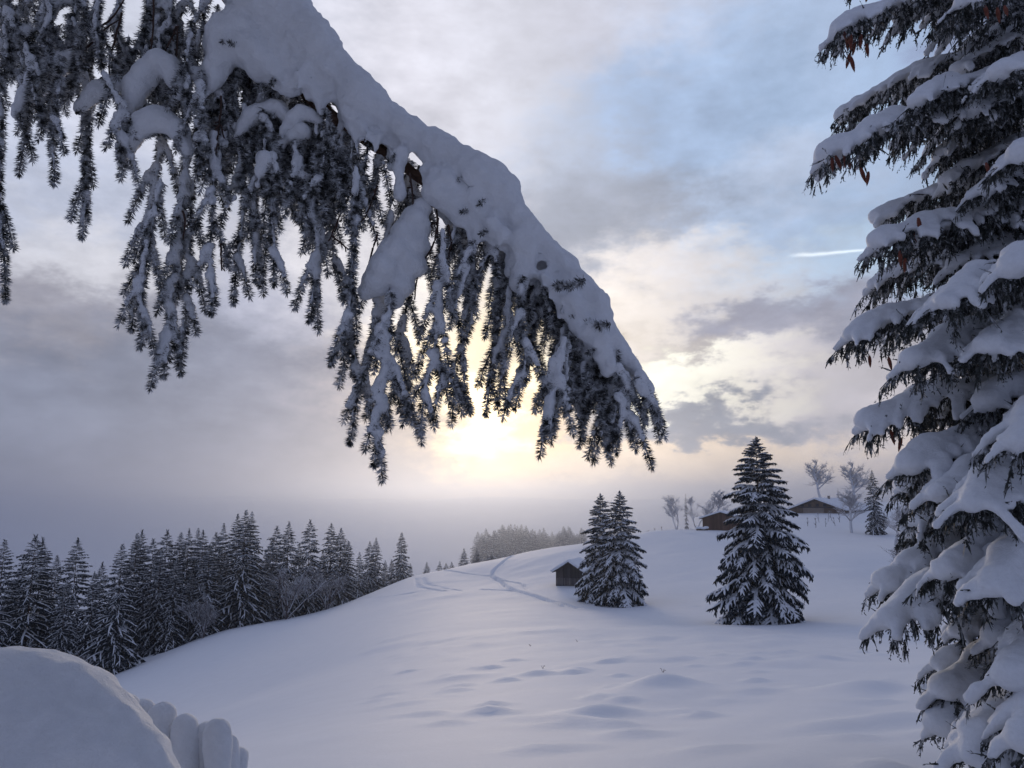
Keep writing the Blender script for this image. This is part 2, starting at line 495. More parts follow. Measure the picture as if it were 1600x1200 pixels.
MOUNDS = []


def bumps(x, y):
    d = np.hypot(x, y)
    # drifts run down to the left: stretch the noise along that direction
    c, s = math.cos(0.95), math.sin(0.95)
    a, b = x * c + y * s, -x * s + y * c
    P = np.stack([a / 4.2, b / 1.9, np.zeros_like(a)], -1)
    m = np.maximum(0, vnoise(P, 31) - 0.40) ** 1.2
    Q = np.stack([a / 1.1, b / 0.75, np.zeros_like(a) + 3], -1)
    m2 = np.maximum(0, vnoise(Q, 8) - 0.56)
    near = np.clip((d - 4) / 4, 0, 1) * np.clip((75 - d) / 45, 0, 1)
    right = np.clip((x + 0.22 * y + 1.0) / 4.0, 0.12, 1)
    Rr = np.stack([a / 10.0, b / 5.0, np.zeros_like(a) + 7], -1)
    roll = fbm(Rr, 3, 40) * np.clip((d - 8) / 20, 0.15, 1) * np.clip((500 - d) / 300, 0.2, 1) * (0.35 + 0.65 * right)
    W = np.stack([a / 2.6, b / 0.9, np.zeros_like(a) + 11], -1)
    rip = fbm(W, 2, 60) * np.clip((45 - d) / 30, 0, 1)
    mo = 0
    for mx_, my_, ra, rb, hh in MOUNDS:
        u, v = (x - mx_), (y - my_); a2, b2 = u * .80 + v * .60, -u * .60 + v * .80
        ra, rb, hh = ra * .72, rb * .72, hh * .72
        mo = mo + hh * np.exp(-(a2 / ra) ** 2 - (np.where(b2 > 0, b2 * .7, b2) / rb) ** 2)
    return mo + (0.28 * m + 0.24 * m2) * near * right + 0.17 * roll + 0.015 * rip * right


def ground(x, y):
    x = np.asarray(x, float); y = np.asarray(y, float); d = np.hypot(x, y)
    far = np.clip((d - 1150) / 1100, 0, 1) ** 1.3 * np.clip(y / 600 + .5, 0, 1)
    hills = far * (6 + 16 * fbm(np.stack([x / 520, y / 800, x * 0], -1), 4, 77))
    return base_h(x, y) + bumps(x, y) + hills


def hit(px, py):
    d = ray(px, py); Ys = np.concatenate([np.arange(4, 60, 0.25), np.arange(60, 260, 0.5)])
    z = base_h(Ys * d[0] / d[1], Ys) - Ys * d[2] / d[1]
    k = np.nonzero(z > 0)[0]; Y = Ys[k[0]] if len(k) else 150.0
    return np.array([Y * d[0] / d[1], Y])


MOUNDS = [(*hit(px, py), ra, rb, hh) for px, py, ra, rb, hh in [
    (765, 1118, .55, .35, .20), (772, 1104, .35, .25, .14), (702, 1132, .4, .25, .12), (940, 1118, 1.1, .5, .24), (1035, 1078, 1.3, .7, .32), (1045, 1066, .5, .4, .18), (1097, 1122, .45, .28, .17), (935, 1096, .5, .3, .12), (838, 1056, .8, .5, .2), (900, 1050, .6, .4, .18),
    (868, 1135, .6, .3, .08), (1000, 1150, .8, .35, .1), (1030, 1000, 2.2, 1.0, .34), (1215, 1000, 2.4, 1.0, .36), (1290, 1030, 1.0, .6, .2), (1165, 1040, .8, .5, .16), (1350, 1080, 1.6, .8, .24), (1390, 1130, 1.3, .5, .18), (1300, 1145, 1.2, .5, .12), (715, 1062, 1.4, .7, .16), (890, 1170, .7, .3, .08), (1180, 1085, .9, .5, .12), (1120, 1180, .8, .3, .09), (640, 1100, .9, .5, .1), (1330, 985, 2.0, 1.0, .25)]]

TRACKS = [([(800, 867), (785, 880), (772, 891), (770, 902), (785, 911), (795, 919), (830, 930), (870, 942), (905, 951)], 0.42, 0.40),
          ([(692, 891), (720, 895), (765, 901), (790, 908), (815, 913), (822, 920)], 0.25, 0.22),
          ([(652, 903), (655, 915), (665, 920), (695, 923)], 0.25, 0.24), ([(662, 902), (668, 912), (690, 918), (720, 923)], 0.22, 0.22),
          ([(752, 922), (795, 923), (830, 931), (880, 948)], 0.30, 0.28), ([(562, 937), (600, 934), (645, 927)], 0.2, 0.16),
          ([(1268, 844), (1310, 845), (1362, 848)], 0.28, 0.24), ([(1050, 953), (1085, 950), (1120, 946)], 0.25, 0.2), ([(1060, 832), (1090, 836), (1118, 842)], 0.3, 0.25)]

xs = np.concatenate([-np.geomspace(32, 3000, 70)[::-1], np.arange(-31, -9, 0.45), np.arange(-9, 14, 0.22), np.arange(14, 52, 0.4), np.geomspace(52.5, 3000, 70)])
ys = np.concatenate([-np.geomspace(2, 3000, 40)[::-1], np.arange(-1, 6, 0.5), np.arange(6, 30, 0.22), np.arange(30, 90, 0.7), np.arange(90, 172, 0.5), np.geomspace(173, 3000, 110)])
GX, GY = np.meshgrid(xs, ys)
GZ = ground(GX, GY)
for poly, wd, dp in TRACKS:
    P = resample([np.array([*hit(*p), 0]) for p in poly], 0.8)[:, :2]
    lo, hi = P.min(0) - 3, P.max(0) + 3
    sel = (GX > lo[0]) & (GX < hi[0]) & (GY > lo[1]) & (GY < hi[1])
    q = np.stack([GX[sel], GY[sel]], -1); dmin = np.full(len(q), 1e9)
    for a, b in zip(P[:-1], P[1:]):
        ab = b - a; t = np.clip(((q - a) @ ab) / (ab @ ab + 1e-9), 0, 1)
        dmin = np.minimum(dmin, np.linalg.norm(q - a - t[:, None] * ab, axis=1))
    wd = wd * .62; ra = dmin / wd
    jag = 1 + 0.5 * vnoise(np.stack([q[:, 0] * 1.5, q[:, 1] * 1.5, q[:, 0] * 0], -1), 3)
    GZ[sel] += jag * (-dp * np.exp(-ra ** 2) + 0.35 * dp * np.exp(-((ra - 1.7) / 0.6) ** 2))
ny, nx = GX.shape
ii = (np.arange(ny - 1)[:, None] * nx + np.arange(nx - 1)[None])
GF = np.stack([ii, ii + 1, ii + nx + 1, ii + nx], -1).reshape(-1, 4)
link("ground", mesh("ground", np.stack([GX, GY, GZ], -1).reshape(-1, 3), GF, SNOW_G), kind="structure")
GROUND_MIN = float(GZ.min())


def g1(x, y): return float(ground(np.array([x]), np.array([y]))[0])


# ------------------------------------------------------------------ mid-distance trees


def bough_unit(seed, nb=7, sides=5, detail=True, droop=0.3):
    """one snow-laden spruce bough of length 1 along +x: returns (needle builder, snow builder)"""
    r = np.random.default_rng(seed); mb, sn = MB(), MB()
    t = np.linspace(0, 1, 9); zf = lambda u: 0.10 * u - droop * u * u
    wob = 0.05 * np.sin(t * 4 + r.random() * 6)
    ax = np.stack([t, wob * t, zf(t)], 1)
    mb.add(*tube(ax, 0.010 * (1.2 - t), 4))
    paths = [(ax, 0.048, True)]
    for k in range(nb):
        for sd in (-1, 1):
            u = 0.12 + 0.82 * (k + r.random() * 0.7) / nb
            ln = ((0.27 if detail else 0.34) * (1.08 - u) + 0.06) * r.uniform(0.75, 1.25); ang = R(r.uniform(38, 62))
            p0 = np.array([u, np.interp(u, t, wob * t), zf(u)]); v = np.linspace(0, 1, 5 if detail else 4)
            b = p0 + np.stack([np.cos(ang) * ln * v, sd * np.sin(ang) * ln * v, -ln * (0.18 * v + 0.42 * v * v)], 1)
            paths.append((b, 0.031, False))
    for P, rad, main in paths:
        # hanging shoots
        n = (34 if detail else 18) if main else (17 if detail else 12)
        s = r.uniform(0.15, 1.0, n); i = np.clip((s * (len(P) - 1)).astype(int), 0, len(P) - 2); f = (s * (len(P) - 1) - i)[:, None]
        B = P[i] * (1 - f) + P[i + 1] * f; T = unit(P[i + 1] - P[i])
        D = unit(T * r.uniform(0.1, 1.0, (n, 1)) + np.array([0, 0, -1]) * r.uniform(0.4, 1.1, (n, 1)) + r.normal(size=(n, 3)) * 0.35)
        ln = r.uniform(0.06, 0.15, (n, 1)); W = unit(np.cross(D, r.normal(size=(n, 3)))) * r.uniform(0.014, 0.022, (n, 1)) * (1 if detail else 1.6)
        V = np.stack([B, B + D * ln * .45 + W, B + D * ln, B + D * ln * .45 - W], 1)
        mb.add(V.reshape(-1, 3), np.arange(n)[:, None] * 4 + np.array([[0, 1, 2, 3]]))
        # snow lying on top, lumpy
        if not main and r.random() < (.08 if detail else .5): continue
        heavy = r.uniform(.65, 1.5) if not main else 1.0
        m = (10 if detail else 6) if main else (5 if detail else 4); s = np.linspace(0.08 if main else 0.0, 1.0, m)
        Q = np.stack([np.interp(s * (len(P) - 1), np.arange(len(P)), P[:, c]) for c in range(3)], 1)
        rr = rad * (1.05 - 0.55 * s) * r.uniform(0.45, 1.3, m) * heavy; rr[-1] *= 0.3; rr[0] *= 0.6
        Q[:, 2] += rr * 0.35
        sn.add(*tube(Q, rr * (1 if detail else .85), sides, 0.62))
    return mb, sn


UNITS = [bough_unit(100 + k, 9, 5, True, 0.22 + 0.05 * k) for k in range(6)]
UNITS_LOW = [bough_unit(200 + k, 4, 4, False, 0.25 + 0.05 * k) for k in range(5)]
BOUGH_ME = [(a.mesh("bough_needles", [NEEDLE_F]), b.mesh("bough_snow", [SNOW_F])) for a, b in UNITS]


def bough_plan(H, Rad, seed, per=6, gap=0.5, low=0.03, shape=0.85, lean=0):
    """positions of boughs on a spruce: (z, azimuth, length, pitch)"""
    r = np.random.default_rng(seed); o = []; z = low * H
    while z < H * 0.985:
        f = z / H; Lb = Rad * (1 - f) ** shape * min(1, (1 - f) / .14) ** .35 + 0.06
        n = max(4, int(round(per * (0.6 + 0.4 * (1 - f))))); a0 = r.random() * 6.28
        for k in range(n):
            o.append((z + r.uniform(-.3, .3) * gap, a0 + 6.283 * k / n + r.uniform(-.35, .35), Lb * r.uniform(0.72, 1.15),
                      R(34 * f ** 2.2 - 24 * (1 - f) + r.uniform(-8, 8))))
        z += gap * min(1.1, max(0.24, Lb / 2.2))
    for k in range(2): o.append((H * .94, k * 3.14, H * .06, R(104)))
    return o


def spruce_parts(root, H, Rad, seed, per, gap, **kw):
    """a spruce whose every bough is a part carrying its own snow"""
    r = random.Random(seed)
    t = np.linspace(0, 1, 12); P = np.stack([0.04 * np.sin(t * 5), 0.04 * np.cos(t * 4), t * H - 0.4], 1)
    link("trunk", mesh("trunk", *tube(P, 0.013 * H * (1.0 - t) + 0.012, 8), BARK), root)
    plan = bough_plan(H, Rad, seed, per, gap, **kw); print('BOUGHS', len(plan))
    for (z, a, Lb, p) in plan:
        k = r.randrange(len(BOUGH_ME)); b = link("bough", BOUGH_ME[k][0], root, (0, 0, z)); b.rotation_euler = (r.uniform(-.2, .2), -p, a)
        wsc = r.uniform(.85, 1.2); b.scale = (Lb, Lb * wsc, Lb * 0.9 if Lb > 0.8 else Lb)
        s = link("snow_cover", BOUGH_ME[k][1], b)


def rot_zy(a, p):
    ca, sa, cp, sp_ = math.cos(a), math.sin(a), math.cos(p), math.sin(p)
    Ry = np.array([[cp, 0, -sp_], [0, 1, 0], [sp_, 0, cp]]); Rz = np.array([[ca, -sa, 0], [sa, ca, 0], [0, 0, 1]])
    return Rz @ Ry


def spruce_joined(H, Rad, seed, per, gap, shape=0.85, frost=1.0):
    """far spruces: crown and its snow each one mesh"""
    r = np.random.default_rng(seed); mb, sn = MB(), MB()
    for (z, a, Lb, p) in bough_plan(H, Rad, seed, per, gap, shape=shape):
        A, B = UNITS_LOW[r.integers(len(UNITS_LOW))]; Mx = rot_zy(a, p) * Lb
        for src, dst in ((A, mb), (B, sn)):
            n0 = dst.n; V = np.concatenate(src.V) @ Mx.T + np.array([0, 0, z])
            dst.V.append(V); dst.n += len(V); dst.F3 += [f + n0 for f in src.F3]; dst.F4 += [f + n0 for f in src.F4]
    t = np.linspace(0, 1, 6); tr = mesh("trunk", *tube(np.stack([t * 0, t * 0, t * H - 0.6], 1), 0.007 * H * (1 - t) + 0.010, 6), BARK)
    return tr, mb.mesh("crown", [NEEDLE_F]), sn.mesh("crown_snow", [SNOW_F])


# variants of one metre of height are scaled to each tree
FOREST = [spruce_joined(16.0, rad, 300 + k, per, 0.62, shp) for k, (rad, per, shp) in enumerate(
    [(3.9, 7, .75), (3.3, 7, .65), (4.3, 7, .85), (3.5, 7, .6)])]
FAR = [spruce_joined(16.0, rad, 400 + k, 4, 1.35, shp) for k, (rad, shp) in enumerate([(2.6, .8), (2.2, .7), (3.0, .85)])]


def forest_tree(px, top, Y, label, group, lib=FOREST, k=None, dx=0, wide=1.0, name="spruce_tree"):
    x = (px - 800) / FOC * Y / ray(px, top)[1]
    z0 = g1(x, Y); zt = at(px, top, Y)[2]; H = max(3.0, zt - z0)
    t = thing(name, label, "tree", (x, Y, z0), random.uniform(0, 6.28), group)
    tr, cr, sn = lib[random.randrange(len(lib)) if k is None else k]
    s = H / 16.0; wd = 1.12 * (s * wide * (0.75 + 0.25 / max(s, 0.4)) if s > 1 else s * wide)
    t.scale = (wd, wd, s)
    link("trunk", tr, t); c = link("crown", cr, t); link("crown_snow", sn, c, kind="stuff")
    return t


# -- left forest
GF_ = "snowy spruces of the wood on the left"
FRONT = [  # px, top, Y, label, wide
    (105, 905, 92, "shorter snow-striped spruce with level boughs, in front at the left end of the wood", 1.0),
    (192, 850, 94, "broad snowy spruce at the lowest corner of the wood, its skirt touching the snowfield", 1.15),
    (328, 850, 108, "spruce with long white drooping boughs standing forward before the tallest pair", 1.1),
    (385, 797, 112, "tallest spruce of the wood on the left, a twin-topped dark cone", 1.15),
    (452, 815, 120, "slim pointed spruce just right of the tallest spruce, behind a bare shrub", 1.0),
    (485, 812, 122, "straight narrow spruce midway between the tallest spruce and the wood's right end", 1.0),
    (533, 825, 127, "last spruce at the right end of the dense wood, boughs sweeping onto the snow", 1.2),
    (56, 836, 100, "big dark spruce above the left-edge snow mound, a bare shrub before it", 1.2),
    (122, 840, 103, "tall pointed spruce behind the shorter snow-striped spruce at the left end of the wood", 1.15),
    (8, 843, 98, "dark spruce cut by the left edge of the picture", 1.1),
]
for px, tp, Y, lb, wd in FRONT: forest_tree(px, tp, Y, lb, GF_, wide=wd)
BACK = [(36, 880, 112), (68, 840, 108), (90, 868, 118), (160, 878, 112), (148, 893, 100), (215, 833, 112), (222, 828, 118), (240, 842, 110), (262, 828, 116), (252, 860, 108), (283, 832, 122),
        (296, 826, 118), (310, 826, 128), (318, 828, 116), (338, 832, 124), (350, 818, 128), (372, 803, 126), (394, 800, 116), (415, 862, 126), (424, 845, 130), (433, 822, 134), (468, 848, 130), (505, 860, 134),
        (518, 818, 132), (545, 845, 134), (276, 872, 104), (180, 905, 104), (20, 905, 108), (300, 890, 108), (425, 890, 118), (355, 870, 118)]
ORD = ["first", "second", "third", "fourth", "fifth", "sixth", "seventh", "eighth", "ninth", "tenth", "eleventh", "twelfth", "thirteenth", "fourteenth", "fifteenth",
       "sixteenth", "seventeenth", "eighteenth", "nineteenth", "twentieth"]
BACK.sort()
for k, (px, tp, Y) in enumerate(BACK):
    n = len(BACK)
    lb = (f"back-row spruce of the wood, {ORD[k]} crown from the left edge" if k < 16 else f"back-row spruce of the wood, {ORD[n - 1 - k]} crown from its right end")
    forest_tree(px, tp, Y, lb, GF_)
for px, tp, Y, lb in [(562, 862, 150, "small spruce leaning on a larger pair just past the right end of the wood"), (578, 846, 156, "left tree of the spruce pair just past the wood"),
                      (588, 840, 160, "right, taller tree of the spruce pair just past the wood"), (602, 875, 160, "little spruce right of the pair past the wood"),
                      (612, 874, 165, "thin young spruce left of the lone narrow spruce on the ridge"), (628, 832, 165, "lone tall narrow spruce on the ridge right of the wood"), (641, 880, 172, "low spruce right of the lone narrow spruce on the ridge")]:
    forest_tree(px, tp, Y, lb, "spruces along the ridge")
for px, tp, lb in [(667, 878, "lowest tiny spruce at the left of the ridge skyline row"), (687, 877, "tiny spruce peeking over the ridge left of the ski track"), (697, 880, "tiny spruce right beside another on the ridge skyline"), (706, 878, "small spruce top just left of the larger dark ridge spruce"),
                   (725, 857, "larger dark spruce peeking over the ridge above the track junction"), (745, 858, "dark spruce beside the larger one on the ridge skyline"), (762, 868, "leftmost of three bunched dark spruces where the track crosses the ridge"), (768, 864, "middle of three bunched dark spruces where the track crosses the ridge"), (778, 868, "rightmost of three bunched dark spruces where the track crosses the ridge"), (790, 866, "dark small spruce behind the ridge where the upper track ends")]:
    forest_tree(px, tp, 215 + random.uniform(-12, 12), lb, "spruces along the ridge", wide=1.15)
# far wood fading into the mist
r_ = random.Random(5)
for k in range(64):
    px = 742 + 172 * (k + r_.random()) / 64; Y = r_.uniform(520, 690)
    top = 826 + (14 * ((800 - px) / 58) ** 1.5 if px < 800 else 5 * (px - 800) / 110) + r_.uniform(-8, 11)
    forest_tree(px, top, Y, "misty grey spruce in the far wood beyond the ridge", "spruces of the far wood in the mist", wide=r_.uniform(1.15, 1.6))

# -- the lone spruce and the twin spruces
x, y, z = at(1195, 972, 61); z = g1(x, y); H = at(1193, 683, 61)[2] - z
t = thing("spruce_tree", "large lone snowy spruce standing free on the slope right of the hut", "tree", (x, y, z))
spruce_parts(t, H, 4.8, 21, 10, 0.45, shape=0.62)
for px, base, top, Y, rad, sd, lb in [(972, 944, 767, 84, 3.7, 33, "right and taller of the twin snowy spruces beside the wooden hut"),
                                      (941, 938, 771, 88, 3.5, 34, "left of the twin snowy spruces, half hiding the wooden hut")]:
    x = at(px, base, Y)[0]; z = g1(x, Y); H = at(px, top, Y)[2] - z
    t = thing("spruce_tree", lb, "tree", (x, Y, z), 0.0, "twin spruces beside the hut")
    spruce_parts(t, H, rad * 1.08, sd, 9, 0.48, shape=0.68)


# -- bare trees
def bare_tree(seed, H, spread=0.5, levels=4, trunk=0.35, stems=1, m=FROST_BARK, n0=7):
    r = random.Random(seed); mb = MB(); fine = MB()
    def grow(p, d, ln, rad, lv):
        k = 6 if lv == levels else 4 if lv > 1 else (3 if lv else 2); P = [p]; dd = Vector(d)
        for i in range(k):
            dd = (dd + Vector((r.gauss(0, .16), r.gauss(0, .16), r.gauss(0.02, .1)))).normalized(); P.append(P[-1] + dd * ln / k)
        P = [np.array(q) for q in P]
        (mb if lv > 1 else fine).add(*tube(P, np.linspace(rad, rad * .45, k + 1), 5 if lv > 2 else 3))
        if lv <= 0: return
        for j in range(n0 if lv == levels else 5):
            f = r.uniform(.28 if lv == levels else .15, 1.0); q = P[0] * 0; i = min(int(f * k), k - 1); q = P[i] * (1 - (f * k - i)) + P[i + 1] * (f * k - i)
            a = r.uniform(0, 6.283); perp = Vector((math.cos(a), math.sin(a), r.uniform(-.1, .5)))
            grow(Vector(q), (dd * (1 - spread) + perp * spread).normalized(), ln * (r.uniform(.45, .68) if lv < levels else r.uniform(.8, 1.1) * (.56 - .40 * f)), max(rad * .5, 0.012), lv - 1)
    for s in range(stems):
        a = s / max(stems, 1) * 6.283; tilt = 0.35 if stems > 1 else 0.04
        grow(Vector((0, 0, -0.2)), Vector((math.cos(a) * tilt * r.uniform(.5, 1.3), math.sin(a) * tilt, 1)).normalized(), H * r.uniform(.66, .8), trunk * (1 if stems == 1 else .6), levels)
    return mb.mesh("limbs", [m]), fine.mesh("twigs", [m])


def bare(px, base, Y, me, label, name="bare_tree", cat="tree", s=1.0, group=None):
    x = at(px, base, Y)[0]; t = thing(name, label, cat, (x, Y, g1(x, Y) - 0.1), random.uniform(0, 6.28), group); t.scale = (s, s, s)
    l = link("limbs", me[0], t); link("twigs", me[1], l, kind="stuff"); return t


SHRUB = bare_tree(1, 7.5, .55, 3, .16, 6); TALLB = bare_tree(2, 9.5, .42, 4, .22, 2, RIME_BARK, 9); ROUND = bare_tree(3, 11, .55, 4, .3, 1, RIME_BARK, 13); FINE = bare_tree(4, 9, .42, 3, .14, 7)
ORCH = bare_tree(6, 3.2, .5, 2, .07, 1, FROST_BARK, 5); BIG = bare_tree(8, 15, .55, 4, .4, 1, RIME_BARK, 13)
GS = "bare snowy shrubs in front of the left wood"
bare(35, 1030, 86, SHRUB, "bare snow-lined shrub with fanned stems behind the snow mound at the left edge", "bare_shrub", "shrub", .95, GS)
bare(105, 1050, 85, FINE, "low bare arching shrub under the shorter snow-striped spruce", "bare_shrub", "shrub", .6, GS)
bare(318, 990, 104, FINE, "bare white-lined sapling with a pale stem at the wood's edge", "bare_shrub", "shrub", .75, GS)
bare(448, 950, 112, SHRUB, "bushy bare tree full of frosted twigs right of the tallest spruce", "bare_shrub", "shrub", 1.25, GS)
bare(510, 942, 120, SHRUB, "bare frosted tree merging with the last spruces of the wood", "bare_shrub", "shrub", 1.1, GS)
GT = "rimed bare trees by the barn and farmhouse"
bare(1057, 826, 188, TALLB, "upright rimed tree, leftmost beside the brown barn", s=1.05, group=GT)
bare(1089, 826, 190, TALLB, "fan-shaped rimed tree right next to the brown barn's gable", s=1.0, group=GT)
bare(1117, 822, 215, ROUND, "round-crowned rimed tree rising behind the brown barn", s=1.25, group=GT)
bare(1331, 832, 184, ROUND, "spreading bare tree with a reddish trunk in front of the farmhouse", s=1.25, group=GT)
bare(1340, 800, 250, BIG, "pale misty bare tree behind the spreading bare tree", s=1.2, group=GT)
bare(1283, 780, 300, BIG, "large misty round-crowned tree behind the farmhouse roof", s=1.35, group=GT)
bare(1398, 845, 150, ROUND, "dense rimed tree half hidden behind the big right-hand spruce", s=1.0, group=GT)
bare(1408, 895, 95, SHRUB, "rimed thicket shrub showing left of the big right-hand spruce", "bare_shrub", "shrub", .85, GS)
bare(1378, 835, 180, FINE, "thin slanting bare sapling right of the farm spruce", s=.7, group=GT)
forest_tree(1362, 735, 180, "frost-white spruce beside the spreading bare tree near the farmhouse", "spruces by the farm", wide=.95)
forest_tree(1309, 763, 280, "small misty spruce behind the farmhouse roof ridge", "spruces by the farm", FAR)
forest_tree(1071, 772, 190, "thin larch-like conifer between the rimed trees left of the barn", "spruces by the farm", FAR, 1, wide=.7)
for k, (px, py) in enumerate([(1262, 822), (1275, 824), (1280, 818), (1290, 823), (1294, 817), (1300, 816), (1305, 822), (1312, 818)]):
    bare(px, py, 196 + (824 - py) * 2.2, ORCH, f"{ORD[k]} little leafless orchard tree from the left on the bank below the farmhouse", "orchard_tree", "tree", 1.0 + 0.1 * (k % 3), "orchard trees below the farmhouse")
for k, px in enumerate([1012, 1024, 1034]):
    bare(px, 831, 205, ORCH, ["leftmost of three misty low bushes on the skyline left of the barn", "middle one of three misty low bushes on the skyline left of the barn", "rightmost of three misty low bushes on the skyline left of the barn"][k], "bare_shrub", "shrub", 1.0, "misty bushes left of the barn")


# ------------------------------------------------------------------ buildings
def gable_house(name, label, cat, loc, rz, W, D, he, ha, wall_m, over=0.35, snow=0.3, boards=True):
    """gable wall faces -y; ridge runs along +y"""
    t = thing(name, label, cat, loc, rz); w = W / 2; dz = -1.2
    mb = MB(); V = [(-w, 0, dz), (w, 0, dz), (w, 0, he), (0, 0, ha), (-w, 0, he), (-w, D, dz), (w, D, dz), (w, D, he), (0, D, ha), (-w, D, he)]
    mb.add(V, [(0, 1, 2, 4), (5, 9, 7, 6), (1, 6, 7, 2), (0, 4, 9, 5)]); mb.F3.append(np.array([[4, 2, 3], [9, 8, 7]]))
    wl = link("wall", mb.mesh("wall", [wall_m], False), t)
    sl = (ha - he) / w
    for s in (-1, 1):
        def slab(th0, th1, e, y0, y1):
            x1 = s * (w + e); z1 = he - sl * e
            q = [(0, y0, ha + th0), (x1, y0, z1 + th0), (x1, y1, z1 + th0), (0, y1, ha + th0), (0, y0, ha + th1), (x1, y0, z1 + th1), (x1, y1, z1 + th1), (0, y1, ha + th1)]
            return np.array(q, float), np.array([(0, 1, 2, 3), (7, 6, 5, 4), (0, 4, 5, 1), (1, 5, 6, 2), (2, 6, 7, 3), (3, 7, 4, 0)])
        r = link("roof_slope", mesh("roof_slope", *slab(0.02, 0.14, over, -over * 1.3, D + over), TIMBER, smooth=False), t)
        ss = []
        for f in np.linspace(0, 1, max(4, int(math.hypot(w + over, ha - he) / 0.22))):
            for yy in np.arange(-over * 1.2, D + over, 0.22): ss.append((s * (w + over) * f, yy, ha - sl * (w + over) * f + 0.14 + snow * .45, .26, .26, snow * .55))
        if W < 6: link("roof_snow", blob("roof_snow", ss, 0.09, 3, 0.04, 1.2, SNOW_F), r)
        else:
            link("roof_snow", mesh("roof_snow", *slab(0.145, 0.14 + snow, over * 1.05, -over * 1.3, D + over), SNOW_F, smooth=False), r)
    return t, wl


# hut
hx, hy = at(890, 915, 102)[0], 102.0; hz = g1(hx, hy)
zs = lambda py: at(890, py, 102)[2] - hz
hut, hw = gable_house("wooden_hut", "small dark timber hay hut under a snow roof beside the twin spruces", "hut", (hx, hy, hz), R(-22), 3.5, 4.2, zs(892) , zs(879) , TIMBER, 0.45, 0.30)
bd = mesh("board", *box(-.066, .066, -.05, .0, 0, zs(903) - 0.1), TIMBER_L, smooth=False)
for k in range(21): link("board", bd, hut, (-1.62 + k * .162, -0.004, 0.05 + 0.02 * (k % 3)))
bd2 = mesh("plank", *box(-.09, .09, -.025, 0, 0, 1.0), TIMBER, smooth=False)
for k in range(17):
    xx = -1.6 + k * .2; h = zs(892) + (zs(879) - zs(892)) * (1 - abs(xx) / 1.75) - zs(903) - 0.02; o = link("plank", bd2, hut, (xx, -0.002, zs(903) - 0.02)); o.scale = (1, 1, max(.3, h))
bs = mesh("side_board", *box(0, .03, -.09, .09, 0, zs(893)), TIMBER_L, smooth=False)
for k in range(20): link("side_board", bs, hut, (1.753, 0.15 + k * .2, 0.05))
link("corner_post", mesh("corner_post", *box(-1.84, -1.70, -.06, .10, -0.8, zs(892) - .05), TIMBER, smooth=False), hut)
link("corner_post", mesh("corner_post", *box(1.70, 1.84, -.06, .10, -0.8, zs(892) - .05), TIMBER, smooth=False), hut)
# barn
bx, by = at(1127, 828, 182)[0], 182.0; bz = g1(bx, by); zb = lambda py: at(1127, py, 182)[2] - bz
barn, bw = gable_house("brown_barn", "brown plank barn with a snowy gable roof partly hidden by the lone spruce", "barn", (bx, by, bz), R(-20), 8.4, 11, zb(810), zb(801), TIMBER_B, 0.7, 0.35)
pb = mesh("plank", *box(-.13, .13, -.03, 0, 0, 1), TIMBER_B, smooth=False)
for k in range(28):
    xx = -4.05 + k * .3; o = link("plank", pb, barn, (xx, -0.004, 0)); o.scale = (1, 1, zb(810) + (zb(801) - zb(810)) * (1 - abs(xx) / 4.2) - 0.05)
# shed left of the barn
sx_, sy_ = at(1097, 827, 180)[0], 180.0; sz_ = g1(sx_, sy_)
shed = thing("wood_stack", "low snow-covered wood stack beside the brown barn's left corner", "wood stack", (sx_, sy_, sz_))
for k in range(9): link("log", mesh("log", *tube([( -1.1 + k * .27, -.5, .2 + .12 * (k % 2)), (-1.1 + k * .27, .7, .2 + .12 * (k % 2))], .13, 7), TIMBER_B), shed)
link("snow_cover", blob("snow_cover", [(-1.1 + k * .28, yy, .62 + .1 * math.sin(k), .4, .4, .26) for k in range(9) for yy in (-.3, .1, .5)], .1, 4, .05, 1.0, SNOW_F), shed)
# farmhouse
fx, fy = at(1277, 802, 240)[0], 240.0; fz = g1(fx, fy); zf = lambda py: at(1277, py, 240)[2] - fz
farm, fw = gable_house("farmhouse", "wide brown farmhouse with a low snowy roof in the mist on the hilltop", "house", (fx, fy, fz), R(-48), 17, 20, zf(796), zf(780.5), TIMBER_H, 1.1, 0.5)
link("ground_floor", mesh("ground_floor", *box(-4.5, 2.2, -.12, -.003, -1, 1.6), PLASTER, smooth=False), farm)
for k, xx in enumerate((-4.6, -2.2, 0.2, 2.6)):
    w_ = link("window", mesh("window", *box(xx - .5, xx + .5, -.2, -.125, 1.95, 2.75), TIMBER, smooth=False), farm)
    link("pane", mesh("pane", *box(xx - .4, xx + .4, -.215, -.203, 2.05, 2.65), GLASS, smooth=False), w_)
link("balcony_rail", mesh("balcony_rail", *box(-5.6, 5.6, -1.0, -.9, 1.5, 1.85), TIMBER, smooth=False), farm)
c_ = link("chimney", mesh("chimney", *box(.6, 1.2, 6, 6.6, zf(780.5) - .8, zf(780.5) + 1.2), PLASTER, smooth=False), farm)


# ------------------------------------------------------------------ dry stalks in the snow
for k, (px, py, lb) in enumerate([(848, 1047, "dry weed stalk poking out of the snow beside a shallow dip mid-slope"), (902, 1003, "tiny tuft of dry stalks on the smooth snow below the twin spruces"), (1036, 1050, "dry stalk sticking up just above the largest snow hummock"),
                                  (829, 1011, "short dark weed tip left of the tiny tuft below the twin spruces")]):
    q = hit(px, py); zq = g1(q[0], q[1]); t = thing("dry_stalk", lb, "plant", (q[0], q[1], zq)); rs_ = random.Random(k)
    for j in range(3):
        e = np.array([rs_.uniform(-.07, .07), rs_.uniform(-.05, .05), rs_.uniform(.05, .13)]); link("stem", mesh("stem", *tube([(0, 0, -.05), e * .55, e, e + [e[0] * .5, 0, -.02]], [.007, .006, .006, .004], 4), TWIG), t)

